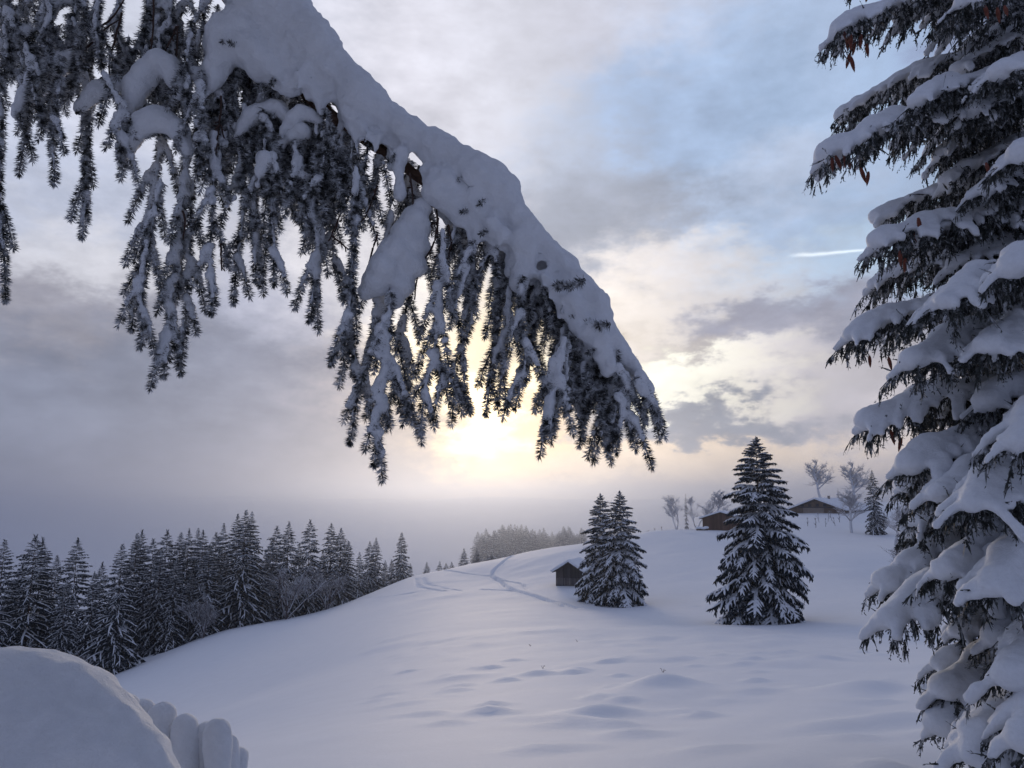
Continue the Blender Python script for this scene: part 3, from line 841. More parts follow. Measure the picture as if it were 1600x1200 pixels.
# ------------------------------------------------------------------ near spruce on the left, branch over the view
def px_path(pp, Y):
    return np.array([at(p[0], p[1], Y + (p[2] if len(p) > 2 else 0)) for p in pp])


PXM = 2.0 / FOC  # metres per photo pixel at 2 m
near = thing("spruce_tree", "near spruce whose long drooping snow-laden branch reaches in from the upper left", "tree", (-2.6, 1.2, -1.9))
OFF = np.array([-2.6, 1.2, -1.9])


def nlink(name, me, parent=None):
    o = link(name, me, parent if parent is not None else near)
    if parent is None: o.location = -OFF
    return o


t = np.linspace(0, 1, 24); tp_ = np.stack([-2.6 + .05 * np.sin(t * 3), 1.2 + 0 * t, -2.6 + t * 8.5], 1)
nlink("trunk", mesh("trunk", *tube(tp_, .17 * (1 - .75 * t) + .012 * np.sin(t * 60), 12), BARK))

MAIN = [(250, -160, .05), (330, -60, .06), (395, 30, .05), (450, 95, .01), (505, 145, -.02), (560, 185, -.03), (610, 218, 0), (660, 255, 0), (705, 290, .0), (760, 332, .02), (805, 365, .03), (850, 400, .05), (885, 435, .05), (910, 480, .06), (940, 520, .06), (965, 555, .06), (985, 590, .06)]
main = resample(np.vstack([[(-2.55, 1.2, 2.3), (-1.9, 1.4, 2.35), (-1.35, 1.6, 2.15)], px_path(MAIN, 2.0)]), 0.03)
tt_ = np.linspace(0, 1, len(main))
br = nlink("branch", mesh("branch", *tube(main + np.array([0, .035, -.034]) + rng.normal(size=main.shape) * .0015, .034 * (1 - tt_) ** .8 + .005, 10), BARK))
mbm = MB(); needles(mbm, main[int(len(main) * .86):] + np.array([0, .03, -.03]), 2200, .019, .0022, .5); nlink("needles", mbm.mesh("needles", [NEEDLE], False), br)

# snow along the top of the branch
SN = [(330, -60, 80), (385, -20, 80), (425, 25, 72), (455, 55, 64), (490, 95, 58), (520, 132, 52), (552, 165, 46), (590, 192, 43), (628, 215, 44), (665, 238, 46), (700, 258, 50), (735, 283, 54), (765, 312, 52), (795, 345, 46), (822, 375, 42), (850, 402, 38), (872, 428, 36), (895, 450, 38), (918, 478, 40), (936, 508, 38), (950, 536, 30), (962, 560, 22), (985, 575, 20), (1000, 600, 17), (1010, 625, 12)]
SP = []
for a, b in zip(SN[:-1], SN[1:]):
    for f in (0, .33, .66):
        px, py, rr = [a[i] * (1 - f) + b[i] * f for i in range(3)]
        px, py, rr = px + .17 * rr, py - .21 * rr, rr * (.73 if px > 600 else .84)
        rr *= 1 + .10 * math.sin(px * .071) * math.sin(px * .023 + 1)
        for dy in (-.45, 0, .45):
            q = at(px, py, 2.02 + dy * rr * PXM * 1.3); k = rr * PXM * (1 - .18 * abs(dy)) * random.uniform(.92, 1.0)
            SP.append((*q, k, k, k))
TONGUES = [([(420, 40), (440, 90), (455, 128)], 34, 16), ([(380, 50), (345, 85), (328, 135)], 40, 14), ([(355, 60), (400, 80), (450, 130)], 42, 22), ([(300, 110), (318, 150)], 14, 10), ([(480, 110), (500, 150), (503, 178)], 26, 10),
           ([(545, 170), (552, 205), (560, 238)], 22, 9), ([(625, 240), (622, 275), (626, 300)], 16, 9), ([(690, 285), (715, 320), (722, 345)], 34, 14), ([(745, 320), (742, 350), (738, 390)], 26, 14), ([(770, 340), (768, 375)], 22, 14),
           ([(815, 380), (822, 410), (815, 440)], 26, 14), ([(880, 460), (902, 490), (912, 520)], 24, 16), ([(925, 520), (945, 555), (955, 575)], 24, 14), ([(1000, 590), (1015, 625)], 14, 9)]
for pp, r0, r1 in TONGUES:
    P = resample(np.array([(p[0], p[1], 0) for p in pp], float), 9)
    for i, p in enumerate(P):
        f = i / (len(P) - 1); rr = r0 * (1 - f) + r1 * f; SP.append((*at(p[0], p[1], 1.97), rr * PXM, rr * PXM, rr * PXM))
re_ = random.Random(12)
for k in range(70):
    i = re_.randrange(3, len(SN) - 4); px, py, rr = SN[i]; f = re_.random(); px, py, rr = [SN[i][j] * (1 - f) + SN[i + 1][j] * f for j in range(3)]
    x0, y0 = px - rr * .35, py + rr * .35; dp = re_.uniform(.0, .11); ln = re_.uniform(8, 34); r0 = re_.uniform(9, 19) * min(1, rr / 36)
    for u in (0, .25, .5, .75, 1): q = at(x0 - 3 * u, y0 + ln * u, 1.94 + dp); SP.append((*q, *(3 * [r0 * (1 - .5 * u) * PXM])))
nlink("branch_snow", blob("branch_snow", SP, .0075, 2, .020, 10, SNOW_N), br)
TUFT = []
for k in range(4):
    mb = MB(); Q = np.array([[0, 0, -.012], [0, .002, .005], [.002 * k, .001, .02 + .004 * k]]); mb.add(*tube(Q, .002, 4)); needles(mb, Q, 2600, .013, .0023, .6); TUFT.append(mb.mesh("needle_tuft", [NEEDLE_R]))
front = [p for p in SP if p[1] < 2.02 and p[3] > .018]
for k in range(16):
    p = front[re_.randrange(len(front))]; d = Vector((re_.uniform(-.9, .1), -1, re_.uniform(-1.3, -.5))).normalized()
    o = nlink("needle_tuft", TUFT[k % 4], br); o.location = Vector(p[:3]) + d * (p[3] * .98); o.rotation_euler = (d + Vector((re_.uniform(-.7, .7), 0, re_.uniform(-.9, .3)))).to_track_quat("Z", "Y").to_euler()
# loose heavy clumps caught among the twigs
for pp in [[(660, 325, 18), (648, 345, 28), (634, 370, 32), (618, 395, 36), (602, 420, 36), (586, 440, 28), (572, 455, 18), (652, 385, 26), (645, 415, 28), (632, 445, 24), (618, 468, 18), (660, 355, 20)],
           [(925, 555, 24), (920, 575, 22), (924, 595, 14)], [(470, 205, 20), (455, 212, 18), (440, 225, 12)], [(690, 330, 18), (700, 345, 14)], [(415, 250, 18), (408, 268, 14), (402, 290, 9)], [(40, 52, 20), (28, 66, 18), (20, 88, 12)], [(365, 310, 12), (356, 322, 11)]]:
    Yc = 2.0 + random.uniform(-.03, .08)
    nlink("snow_clump", blob("snow_clump", [(*at(p[0], p[1], Yc + dy * p[2] * PXM), p[2] * PXM * .86) for p in pp for dy in (-.3, .3)], .006, 5, .011, 11, SNOW_N), br)

# shoots bent into arches by the snow on them
for pp, rr0, Yc in [([(200, 185), (214, 150), (240, 120), (268, 126), (282, 160)], 22, 1.98), ([(190, 252), (212, 222), (244, 207), (275, 216), (292, 246)], 22, 1.97), ([(26, 185), (56, 145), (95, 112), (122, 96)], 20, 2.0), ([(118, 178), (150, 156), (176, 142), (196, 140)], 14, 2.0),
                    ([(70, 60), (76, 22), (100, 5), (128, 12)], 15, 2.05), ([(372, 215), (395, 190), (430, 180), (455, 195)], 16, 2.02), ([(440, 215), (470, 190), (500, 196)], 15, 2.0)]:
    P = resample(px_path(pp, Yc), .01); n = len(P); f = np.linspace(0, 1, n); mb = MB(); mb.add(*tube(P, .004, 5)); needles(mb, P, 2600, .018, .0027, .5)
    o = nlink("arched_twig", mb.mesh("arched_twig", [NEEDLE_R], False)); rr = rr0 * PXM * (.35 + .65 * np.sin(np.pi * np.clip(f * .95 + .03, 0, 1)) ** .7) * rng.uniform(.85, 1.15, n)
    link("snow_cover", blob("snow_cover", [(*(P[i] + np.array([0, 0, rr[i] * .85])), rr[i], rr[i] * 1.1, rr[i]) for i in range(n)], .006, 4, .007, 18, SNOW_N), o)

# hanging twigs: (path px, snow amount, forks)
HANG = [
    ([(5, 120), (2, 200), (0, 290), (6, 380), (10, 466)], .5, 4), ([(22, 90), (38, 140), (42, 200), (35, 270)], .4, 2), ([(100, 60), (92, 150), (85, 220), (88, 288)], .5, 2),
    ([(130, 90), (140, 170), (136, 240), (138, 300), (132, 372)], .55, 5), ([(150, 100), (180, 150), (192, 195), (188, 250)], .5, 4), ([(240, 110), (215, 150), (205, 200), (198, 255)], .6, 3),
    ([(268, 140), (252, 210), (240, 300), (225, 390), (210, 470), (205, 516)], .75, 7), ([(262, 250), (235, 360), (222, 450), (218, 540)], .6, 4), ([(290, 180), (285, 300), (272, 420), (262, 510), (255, 586)], .9, 8), ([(300, 250), (298, 380), (292, 480), (282, 582)], .8, 6),
    ([(335, 180), (332, 280), (328, 370), (327, 484)], .6, 5), ([(352, 130), (370, 220), (378, 320), (368, 400), (362, 470)], .6, 5), ([(385, 120), (392, 220), (398, 320), (402, 440)], .6, 5), ([(430, 170), (425, 260), (428, 350), (432, 442)], .6, 5),
    ([(455, 180), (470, 260), (492, 330), (498, 400), (484, 500)], .75, 6), ([(505, 200), (505, 280), (515, 370), (535, 462)], .6, 5), ([(560, 230), (556, 330), (550, 430), (542, 510), (520, 560)], .55, 5), ([(552, 440), (548, 520), (562, 612)], .6, 4),
    ([(620, 290), (600, 400), (585, 520), (560, 610), (546, 690)], .8, 7), ([(615, 420), (605, 540), (596, 640), (587, 722)], .85, 8), ([(600, 540), (622, 600), (636, 648)], .8, 3), ([(655, 300), (648, 420), (630, 520), (640, 600)], .6, 5),
    ([(690, 330), (690, 430), (680, 540), (664, 610), (660, 672)], .75, 7), ([(680, 540), (692, 590), (702, 628)], .6, 2), ([(730, 350), (738, 430), (736, 510), (712, 580), (735, 644)], .45, 4), ([(712, 590), (722, 625)], .5, 1),
    ([(745, 360), (725, 430), (712, 470), (703, 506)], .55, 4), ([(770, 370), (780, 460), (775, 560), (764, 644)], .6, 5), ([(790, 380), (795, 470), (788, 560), (780, 628)], .6, 4), ([(815, 400), (812, 500), (820, 560), (806, 634)], .6, 4),
    ([(840, 420), (838, 480), (830, 560), (822, 596)], .5, 4), ([(888, 470), (878, 540), (862, 600), (838, 622)], .8, 3), ([(885, 520), (868, 600), (858, 640), (850, 682)], .85, 5), ([(880, 560), (895, 610), (908, 642)], .7, 2), ([(895, 490), (886, 560), (884, 648)], .6, 4),
    ([(950, 530), (935, 590), (915, 650)], .85, 3), ([(955, 540), (952, 610), (945, 694)], .9, 6), ([(960, 545), (968, 620), (966, 690)], .8, 4), ([(962, 560), (975, 620), (982, 682)], .8, 3), ([(985, 560), (1008, 600), (1022, 640), (1030, 662)], .8, 3), ([(990, 590), (1005, 620), (1000, 642)], .6, 1), ([(930, 520), (925, 570), (930, 610)], .6, 3),
    ([(190, -20), (185, 50), (196, 90), (178, 110)], .4, 3), ([(60, -30), (80, 20), (60, 70), (52, 130)], .5, 3), ([(120, -20), (118, 60), (125, 120)], .3, 3), ([(15, -20), (12, 40), (18, 110)], .5, 2), ([(235, -30), (228, 30), (222, 95)], .3, 2), ([(160, -30), (150, 40), (158, 100)], .3, 2),
    ([(270, -10), (262, 60), (250, 110)], .3, 2), ([(300, 20), (292, 90), (290, 160)], .3, 3), ([(45, 40), (48, 100), (60, 170), (70, 205)], .45, 3), ([(105, 10), (112, 80), (104, 140)], .3, 3), ([(320, 90), (310, 170), (316, 260)], .6, 4), ([(410, 150), (412, 240), (410, 300)], .5, 4),
    ([(604, 160, -.1), (601, 185, -.1), (594, 214, -.06)], 0, 0), ([(914, 436, -.1), (898, 445, -.1), (870, 446, -.05)], 0, 0), ([(954, 506, -.1), (940, 509, -.09), (918, 508, -.05)], 0, 0), ([(712, 262, -.11), (712, 254, -.12)], 0, 0),
]
auto = []
ra_ = random.Random(3)
mpx = [(p[0], p[1]) for p in MAIN]
for k in range(72):   # shorter shoots packed under the branch
    f = ra_.uniform(1.6, len(mpx) - 2.5); i = int(f); a, b = mpx[i], mpx[i + 1]; g = f - i
    x0, y0 = a[0] * (1 - g) + b[0] * g, a[1] * (1 - g) + b[1] * g + 8; ln = ra_.uniform(60, 170) * (1.0 if x0 < 800 else .55)
    auto.append(([(x0, y0), (x0 + ra_.uniform(-14, 6), y0 + ln * .5), (x0 + ra_.uniform(-28, 14), y0 + ln)], ra_.uniform(.1, .5), 4))
for k in range(34):   # in the thick of the crook of the branch
    x0, y0 = ra_.uniform(300, 540), 0; y0 = 70 + max(0, x0 - 380) * .5 + ra_.uniform(0, 110); ln = ra_.uniform(70, 150)
    auto.append(([(x0, y0), (x0 + ra_.uniform(-14, 6), y0 + ln * .5), (x0 + ra_.uniform(-28, 14), y0 + ln)], ra_.uniform(.0, .3), 5))
for k in range(40):   # and behind, in the upper left
    x0, y0 = ra_.uniform(-15, 345), ra_.uniform(-50, 70); ln = ra_.uniform(90, 180)
    auto.append(([(x0, y0), (x0 + ra_.uniform(-14, 10), y0 + ln * .5), (x0 + ra_.uniform(-24, 18), y0 + ln)], ra_.uniform(.2, .6), 3))


def hanging(path_px, snow, forks, Y, seed, dens=3700):
    r = np.random.default_rng(seed); Yj = r.uniform(-.05, .05)
    P = resample(px_path(path_px, Y + Yj), .012); n = len(P)
    P = P + (np.cumsum(r.normal(size=P.shape), 0) * .0006)
    Lm = np.linalg.norm(np.diff(P, axis=0), axis=1).sum()
    mb = MB(); shoots = [(P, 1.0)]; sph = []
    i0 = n // 8 if n > 20 else 0
    mb.add(*tube(P[i0:], np.linspace(.0045, .0022, n)[i0:], 5))
    a = r.uniform(0, 6.28)
    for k in range(forks):
        f = .22 + .68 * (k + r.random() * .6) / max(forks, 1); i = min(int(f * n), n - 2)
        ln = r.uniform(.05, .115) * (1.1 - .35 * f); a += r.uniform(2.4, 3.9)
        T = unit(P[min(i + 2, n - 1)] - P[max(i - 1, 0)]); h = np.array([math.cos(a), .6 * math.sin(a), 0.0])
        v = np.linspace(0, 1, 7)[:, None]
        D0 = unit(T * .85 + h * .75 + np.array([0, 0, .05]))
        Q = P[i] + D0 * ln * v * .9 + np.array([0, 0, -1.0]) * ln * .8 * v ** 2
        mb.add(*tube(Q, np.linspace(.003, .0018, 7), 4)); shoots.append((Q, .9))
        if r.random() < snow * .85 + .1:   # snow wedge lying in the fork
            for u in np.arange(0, .8, .12):
                j = u * 6; j0 = int(j); q = Q[j0] * (1 - (j - j0)) + Q[j0 + 1] * (j - j0)
                rr = (.0135 - .007 * u) * r.uniform(.75, 1.25) * (.7 + .45 * snow); sph.append((*(q + np.array([0, -.002, .55 * rr + .003])), rr * 1.0, rr, rr * .9))
            sph.append((*(P[i] + D0 * .012 + np.array([0, -.002, .010])), .011, .011, .015))
    first = True
    for Q, s in shoots:
        needles(mb, Q[(i0 if first else 0):], dens * s, .0195, .0025, .38); first = False
    # snow plastered along the shoot on the windward side
    if snow > 0:
        i = max(2, i0); side = r.uniform(-.8, .8)
        while i < n - 3:
            run = int(r.uniform(2, 9)); 
            if r.random() < .2 + .65 * snow:
                r0 = r.uniform(.0072, .0118) * (.75 + .4 * snow)
                for j in range(i, min(i + run, n - 3)):
                    rr = r0 * r.uniform(.8, 1.2) * (1 - .35 * (j / n)); sph.append((*(P[j] + np.array([side * .005, -.006, .004])), rr, rr, rr * 1.15))
            i += run
            side = np.clip(side + r.uniform(-.6, .6), -1, 1)
    o = nlink("hanging_twig", mb.mesh("hanging_twig", [NEEDLE_R], False))
    if sph: link("snow_cover", blob("snow_cover", sph, 0.0066, 1, .005, 80, SNOW_N), o, kind="stuff")


for k, (pp, s, f) in enumerate(HANG): hanging(pp, s, f, 2.0 + (.06 if k % 3 == 0 else -.02), 500 + k)
for k, (pp, s, f) in enumerate(auto): hanging(pp, s, f, 2.1 + ra_.uniform(-.1, .16), 700 + k, 2400)
# bare dead twigs
for pp in [[(150, 45), (175, 30), (195, 0)], [(130, 80), (165, 45), (185, 30)], [(190, 20), (180, 60), (172, 110), (184, 152)], [(148, 20), (155, 52)], [(240, -20), (238, 60), (236, 100)], [(275, 40), (255, 82), (252, 90)], [(560, 260), (545, 310), (522, 365), (516, 376)], [(520, 368), (545, 388)], [(552, 352), (538, 368)],
           [(590, 290), (570, 340), (556, 350)], [(590, 365), (575, 410), (564, 444)], [(640, 270), (645, 330), (650, 345)], [(685, 340), (678, 385), (660, 420), (652, 470)], [(683, 320), (684, 390), (690, 440)], [(700, 350), (706, 385), (690, 430)], [(640, 330), (665, 350), (685, 345)], [(345, 150), (340, 200), (335, 240)], [(320, 230), (342, 195), (350, 215)], [(345, 380), (346, 424)], [(278, 40), (277, 95)], [(285, 330), (290, 345), (288, 375)]]:
    P = resample(px_path(pp, 1.98), .01); P += np.cumsum(rng.normal(size=P.shape), 0) * .0008
    mb = MB(); mb.add(*tube(P, np.linspace(.0032, .002, len(P)), 5))
    for k in range(1 + len(P) // 9):
        i = rng.integers(1, len(P) - 1); d = unit(rng.normal(size=3) + np.array([0, 0, -.6])) * rng.uniform(.008, .02); mb.add(*tube([P[i], P[i] + d * .6, P[i] + d], [.0018, .0018, .0026], 4))
    nlink("bare_twig", mb.mesh("bare_twig", [TWIG]))


# ------------------------------------------------------------------ big spruce on the right
TR = at(1720, 600, 6.7); TX, TY = TR[0], 6.7; TZ = g1(TX, TY)
right = thing("spruce_tree", "big near spruce along the right edge with snow-cushioned boughs and red-brown cones", "tree", (TX, TY, TZ))
ROF = np.array([TX, TY, TZ])
t = np.linspace(0, 1, 30); P = np.stack([TX + .04 * np.sin(t * 4), TY + 0 * t, TZ - .5 + t * 10.5], 1)
o = link("trunk", mesh("trunk", *tube(P, .24 * (1 - .8 * t) + .01 * np.sin(t * 90), 14), BARK), right, -ROF)


ALL_S = []


def big_bough(tip, rise, Wd, rs, seed, root=None, back=1.0, dens=1.0, sag=0.2, vox=.024):
    r = np.random.default_rng(seed); tip = np.asarray(tip, float)
    root = np.array([TX, TY, tip[2] + rise]) if root is None else np.asarray(root, float)
    Lb = np.linalg.norm(tip - root); up = np.array([0, 0, 1.0])
    ctrl = root * .42 + tip * .58 + up * sag * Lb
    Pf = lambda u: (1 - u) ** 2 * root + 2 * u * (1 - u) * ctrl + u * u * tip
    h = tip - root; h[2] = 0; h = unit(h); s = np.cross(h, up)
    mb, sph = MB(), []
    ax = np.array([Pf(u) for u in np.linspace(0, 1, 16)]); mb.add(*tube(ax, np.linspace(.03, .006, 16), 6))
    us = np.arange(.12, 1.0, .028 / max(Lb, .3) * 1.0)
    for u in us:
        rr = rs * (.62 + .45 * u) * r.uniform(.85, 1.12) * (1 + .2 * math.sin(u * Lb * 8 + seed)); rr *= min(1, (1.02 - u) / .07 + .62); sph.append((*(Pf(u) + up * rr * .5), rr * 1.1, rr * 1.1, rr * .85))
    paths = [ax[5:]]
    nb = max(4, int(Lb / .105))
    for k in range(nb):
        for sd in (-1, 1):
            u = .16 + .82 * (k + r.random() * .8) / nb; ln = Wd * (1.1 - .62 * u) * r.uniform(.7, 1.2); al = R(r.uniform(35, 65)); v = np.linspace(0, 1, 8)[:, None]
            D = h * math.cos(al) + s * sd * math.sin(al)
            B = Pf(u) + D * ln * v + up * (-.12 * ln * v - .55 * ln * v ** 2)
            mb.add(*tube(B, np.linspace(.007, .003, 8), 4)); paths.append(B)
            q = r.uniform(.65, 1.05) if r.random() < .8 else .35
            for w in np.arange(0, q, .022 / ln):
                j = min(w * 7, 6.999); i = int(j); p = B[i] * (1 - (j - i)) + B[i + 1] * (j - i)
                rr = rs * .60 * (1.0 - .42 * w) * r.uniform(.8, 1.18); sph.append((*(p + up * rr * .45), rr, rr, rr * .85))
    for u in np.arange(.2, 1.0, .075 / max(Lb, .5)):
        hg = r.uniform(.16, .40) * (1.15 - .55 * u); v = np.linspace(0, 1, 7)[:, None]; w = (s * r.uniform(-.5, .5) + h * r.uniform(0, .35)) * hg
        paths.append(Pf(u) + w * v ** .6 - up * hg * v)
    S0, S1, D0 = [], [], []
    for B in paths:
        Ln = np.linalg.norm(np.diff(B, axis=0), axis=1).sum(); n = int(Ln / .018 * dens) + 1
        f = r.uniform(.1, 1, n) * (len(B) - 1.001); i = f.astype(int); g = (f - i)[:, None]; b = B[i] * (1 - g) + B[i + 1] * g; T = unit(B[i + 1] - B[i])
        d = unit(T * r.uniform(.1, .8, (n, 1)) - up * r.uniform(.5, 1.1, (n, 1)) + r.normal(size=(n, 3)) * .24); ln = r.uniform(.05, .15, (n, 1)); S0.append(b); S1.append(b + d * ln); D0.append(d)
    for B in paths[1:]:
        if r.random() < .45:
            i = r.integers(3, len(B) - 1); d = unit(unit(B[i] - B[i - 1]) * .8 + up * r.uniform(-.1, .6) + r.normal(size=3) * .35)
            S0.append(B[i][None]); S1.append((B[i] + d * r.uniform(.10, .17))[None]); D0.append(d[None])
    S0, S1, D0 = np.concatenate(S0), np.concatenate(S1), np.concatenate(D0); n = len(S0)
    # each shoot: a spray of kites along it
    ALL_S.append(S1)
    K = 5; f = r.uniform(0.0, 1, (n, K, 1)); b = S0[:, None] * (1 - f) + S1[:, None] * f
    d = unit(D0[:, None] * .8 + r.normal(size=(n, K, 3)) * .45); ln = r.uniform(.018, .032, (n, K, 1)); W = unit(np.cross(d, r.normal(size=(n, K, 3)))) * .0052
    V = np.stack([b, b + d * ln * .45 + W, b + d * ln, b + d * ln * .45 - W], 2).reshape(-1, 3)
    mb.add(V, np.arange(n * K)[:, None] * 4 + np.array([[0, 1, 2, 3]]))
    W = unit(np.cross(D0, r.normal(size=(n, 3)))) * r.uniform(.006, .010, (n, 1)); V = np.stack([S0, S0 * .5 + S1 * .5 + W, S1, S0 * .5 + S1 * .5 - W], 1)
    mb.add(V.reshape(-1, 3), np.arange(n)[:, None] * 4 + np.array([[0, 1, 2, 3]]))
    # dabs of snow on some of the hanging shoots
    for i in r.choice(n, int(n * .035), replace=False):
        for w in (.1, .35, .6):
            rr = r.uniform(.010, .019) * (1.1 - .6 * w); sph.append((*(S0[i] * (1 - w) + S1[i] * w), rr, rr, rr * 1.2))
    bo = link("bough", mb.mesh("bough", [NEEDLE_B], False), right, -ROF)
    link("snow_cover", blob("snow_cover", sph, vox, 3, .018, 6.0, SNOW_N), bo)
    return bo


BOUGHS = [  # tip px, py, Y, rise to the trunk, width, snow radius
    (1325, -40, 6.4, 1.3, .55, .07), (1288, 58, 6.3, 1.25, .6, .075), (1480, 10, 5.6, .9, .5, .07), (1295, 188, 7.3, .9, .5, .07), (1272, 250, 6.3, 1.15, .62, .085), (1410, 165, 5.9, .9, .5, .07),
    (1352, 348, 7.3, .5, .5, .07), (1352, 385, 6.2, .5, .6, .075), (1342, 450, 7.2, .5, .5, .07), (1455, 480, 5.3, 1.0, .6, .10), (1307, 530, 6.6, .55, .6, .075), (1405, 575, 5.7, .7, .55, .085),
    (1520, 550, 5.2, .8, .5, .085), (1335, 665, 6.5, .5, .6, .08), (1440, 650, 6.9, .5, .5, .07), (1402, 735, 6.0, .6, .55, .085), (1398, 765, 6.5, .6, .55, .08), (1445, 780, 5.6, .7, .55, .09), (1495, 800, 5.0, .8, .6, .11),
    (1398, 838, 6.8, .35, .45, .07), (1392, 885, 6.6, .4, .45, .07), (1362, 918, 6.6, .3, .5, .075), (1372, 975, 6.0, .55, .55, .10), (1455, 905, 5.4, .6, .5, .095), (1530, 930, 4.9, .7, .55, .11), (1452, 1045, 6.6, .25, .5, .07), (1455, 1090, 6.0, .4, .5, .10),
    (1450, 1145, 6.0, .4, .45, .08), (1565, 1070, 4.9, .5, .5, .12), (1500, 1190, 5.0, .45, .55, .13), (1580, 1170, 4.6, .5, .5, .12), (1560, 430, 4.9, .8, .5, .10), (1570, 700, 4.8, .8, .5, .10), (1575, 250, 5.2, .9, .5, .09), (1540, 120, 5.4, 1.0, .5, .08),
    (1470, 330, 7.4, .5, .5, .07), (1450, 250, 6.9, .8, .55, .07), (1470, 420, 6.4, .5, .5, .07), (1450, 590, 7.3, .4, .5, .07), (1470, 700, 7.2, .4, .5, .07), (1470, 860, 6.9, .4, .5, .07), (1480, 980, 6.7, .4, .5, .08), (1500, 1080, 6.6, .3, .5, .08), (1490, 90, 7.0, .9, .5, .07), (1520, 640, 5.9, .6, .5, .08), (1530, 820, 5.9, .5, .5, .08), (1540, 1010, 5.8, .4, .5, .09), (1500, 180, 6.0, .9, .5, .07), (1520, 300, 5.9, .8, .5, .075),
]
for k, (px, py, Y, rise, Wd, rs) in enumerate(BOUGHS): big_bough(at(px + 22, py, Y), rise * .55, Wd * (1.0 if Y > 5.65 else 1.1), rs * (1.2 if Y > 5.65 else .82), 900 + k, vox=.024 if Y > 5.65 else .021)
for k in range(14):  # shorter inner boughs that close the crown
    big_bough(at(1440 + 60 * ((k * 7) % 5) / 4, -60 + 88 * k, 6.3 + .25 * ((k * 3) % 5)), .5, .5, .085, 1000 + k, dens=.8, vox=.028)
for k in range(16):  # boughs on the far side of the trunk, out of frame
    a = R(-75 + 170 * ((k * 7) % 16) / 15); zz = -1.8 + 7.0 * k / 15; Lb = 1.9 - .18 * (zz + 1.6)
    big_bough((TX + Lb * math.cos(a), TY + Lb * math.sin(a), zz), .6, .5, .08, 980 + k, dens=.35, vox=.04)


for k, (x, y, z) in enumerate([(-.9, -1.1, 1.7), (.2, -.5, 2.5), (-1.6, -1.6, 2.2), (-.4, -1.6, 3.0), (-1.2, -.4, 3.2), (.5, -1.2, 3.6), (-.7, .1, 4.2), (-2.4, -1.4, 1.2), (-.8, .3, 1.5), (0, .2, 1.8), (.6, -.3, 1.65), (-.3, -.6, 1.35), (-1.3, 0, 1.35), (-.2, .5, 2.4)]):  # unseen boughs above and behind the camera, added to shade the overhanging branch
    b = big_bough((x, y, z), .7, .55, .085, 1100 + k, root=(-2.6, 1.2, z + .7), dens=.35, vox=.045); b.parent = near; b.location = -OFF


def cone_mesh():
    n = 11; t = np.linspace(0, 1, n); prof = .0165 * np.sin(np.pi * (.12 + .86 * t)) ** .7 * (1.05 - .35 * t); S = 9; V = []
    for i in range(n):
        for ph in (0, 1):
            rr = prof[i] * (1.0 if ph == 0 else 1.22); z = -.125 * t[i] - (0 if ph == 0 else .007)
            for j in range(S):
                a = 2 * np.pi * (j + .5 * (i % 2)) / S; V.append((rr * math.cos(a), rr * math.sin(a), z))
    i = np.arange(2 * n - 1)[:, None] * S; j = np.arange(S)[None]; k = (j + 1) % S
    return mesh("cone", np.array(V), np.stack([i + j, i + k, i + S + k, i + S + j], -1).reshape(-1, 4), CONE, smooth=False)


CM = cone_mesh()
ALL_S = np.concatenate(ALL_S); used_s = set()
for k, (px, py, Y) in enumerate([(1292, 68, 6.25), (1299, 72, 6.3), (1307, 70, 6.2), (1313, 76, 6.3), (1321, 74, 6.25), (1327, 82, 6.3), (1330, 104, 6.3), (1338, 100, 6.25), (1328, 0, 6.3), (1335, -4, 6.25), (1342, -6, 6.35), (1350, -8, 6.3), (1517, 30, 5.5), (1524, 34, 5.55), (1536, 40, 5.5), (1272, 258, 6.2), (1279, 262, 6.25), (1286, 256, 6.2), (1300, 262, 6.25),
                                 (1367, 290, 6.2), (1373, 300, 6.2), (1380, 318, 6.2), (1386, 310, 6.25), (1392, 322, 6.2), (1374, 410, 6.1), (1394, 416, 6.1), (1342, 562, 6.5), (1350, 566, 6.5), (1370, 690, 6.4), (1380, 694, 6.4), (1486, 240, 5.8)]):
    for j in np.argsort(np.linalg.norm(ALL_S - at(px + 24, py - 8, Y), axis=1))[:400]:
        if all(np.linalg.norm(ALL_S[j] - ALL_S[q]) > .045 for q in used_s): break
    used_s.add(int(j)); c = link("cone", CM, right, ALL_S[j] + np.array([0, -.02, .03]) - ROF); c.rotation_euler = (random.uniform(-.3, .3), random.uniform(-.3, .3), random.uniform(0, 6)); s = random.uniform(.85, 1.1); c.scale = (s, s, s)

# ------------------------------------------------------------------ snow-laden bough and little spruce, lower left
Y0 = 1.8; K0 = Y0 / FOC
lb_ = at(-200, 1200, Y0); lbz = g1(lb_[0], Y0)
low = thing("spruce_sapling", "smooth heavy snow mound on a low bough in the bottom left corner", "spruce sapling", (lb_[0], Y0, lbz))
LOF = np.array([lb_[0], Y0, lbz])
S = []
for px, py, rx, rz in [(-160, 1130, 140, 110), (-80, 1112, 140, 105), (0, 1098, 130, 92), (50, 1122, 125, 95), (95, 1150, 115, 95), (135, 1180, 105, 95), (172, 1208, 95, 92), (200, 1236, 84, 84), (215, 1270, 76, 80), (120, 1250, 110, 90), (200, 1300, 78, 80)]:
    for dy in (-.5, 0, .5): q = at(px, py + 14, Y0 + .02 + dy * .16); S.append((*q, rx * K0 * .96, rx * K0, rz * K0 * .96))
bl = link("bough", mesh("bough", *tube(resample([(lb_[0], Y0, lbz + .9), at(-120, 1190, Y0 + .03), at(0, 1195, Y0 + .02), at(120, 1290, Y0), at(200, 1350, Y0)], .03), .012, 6), BARK), low, -LOF)
link("snow_cover", blob("snow_cover", S, .011, 6, .022, 5, SNOW_N), bl)
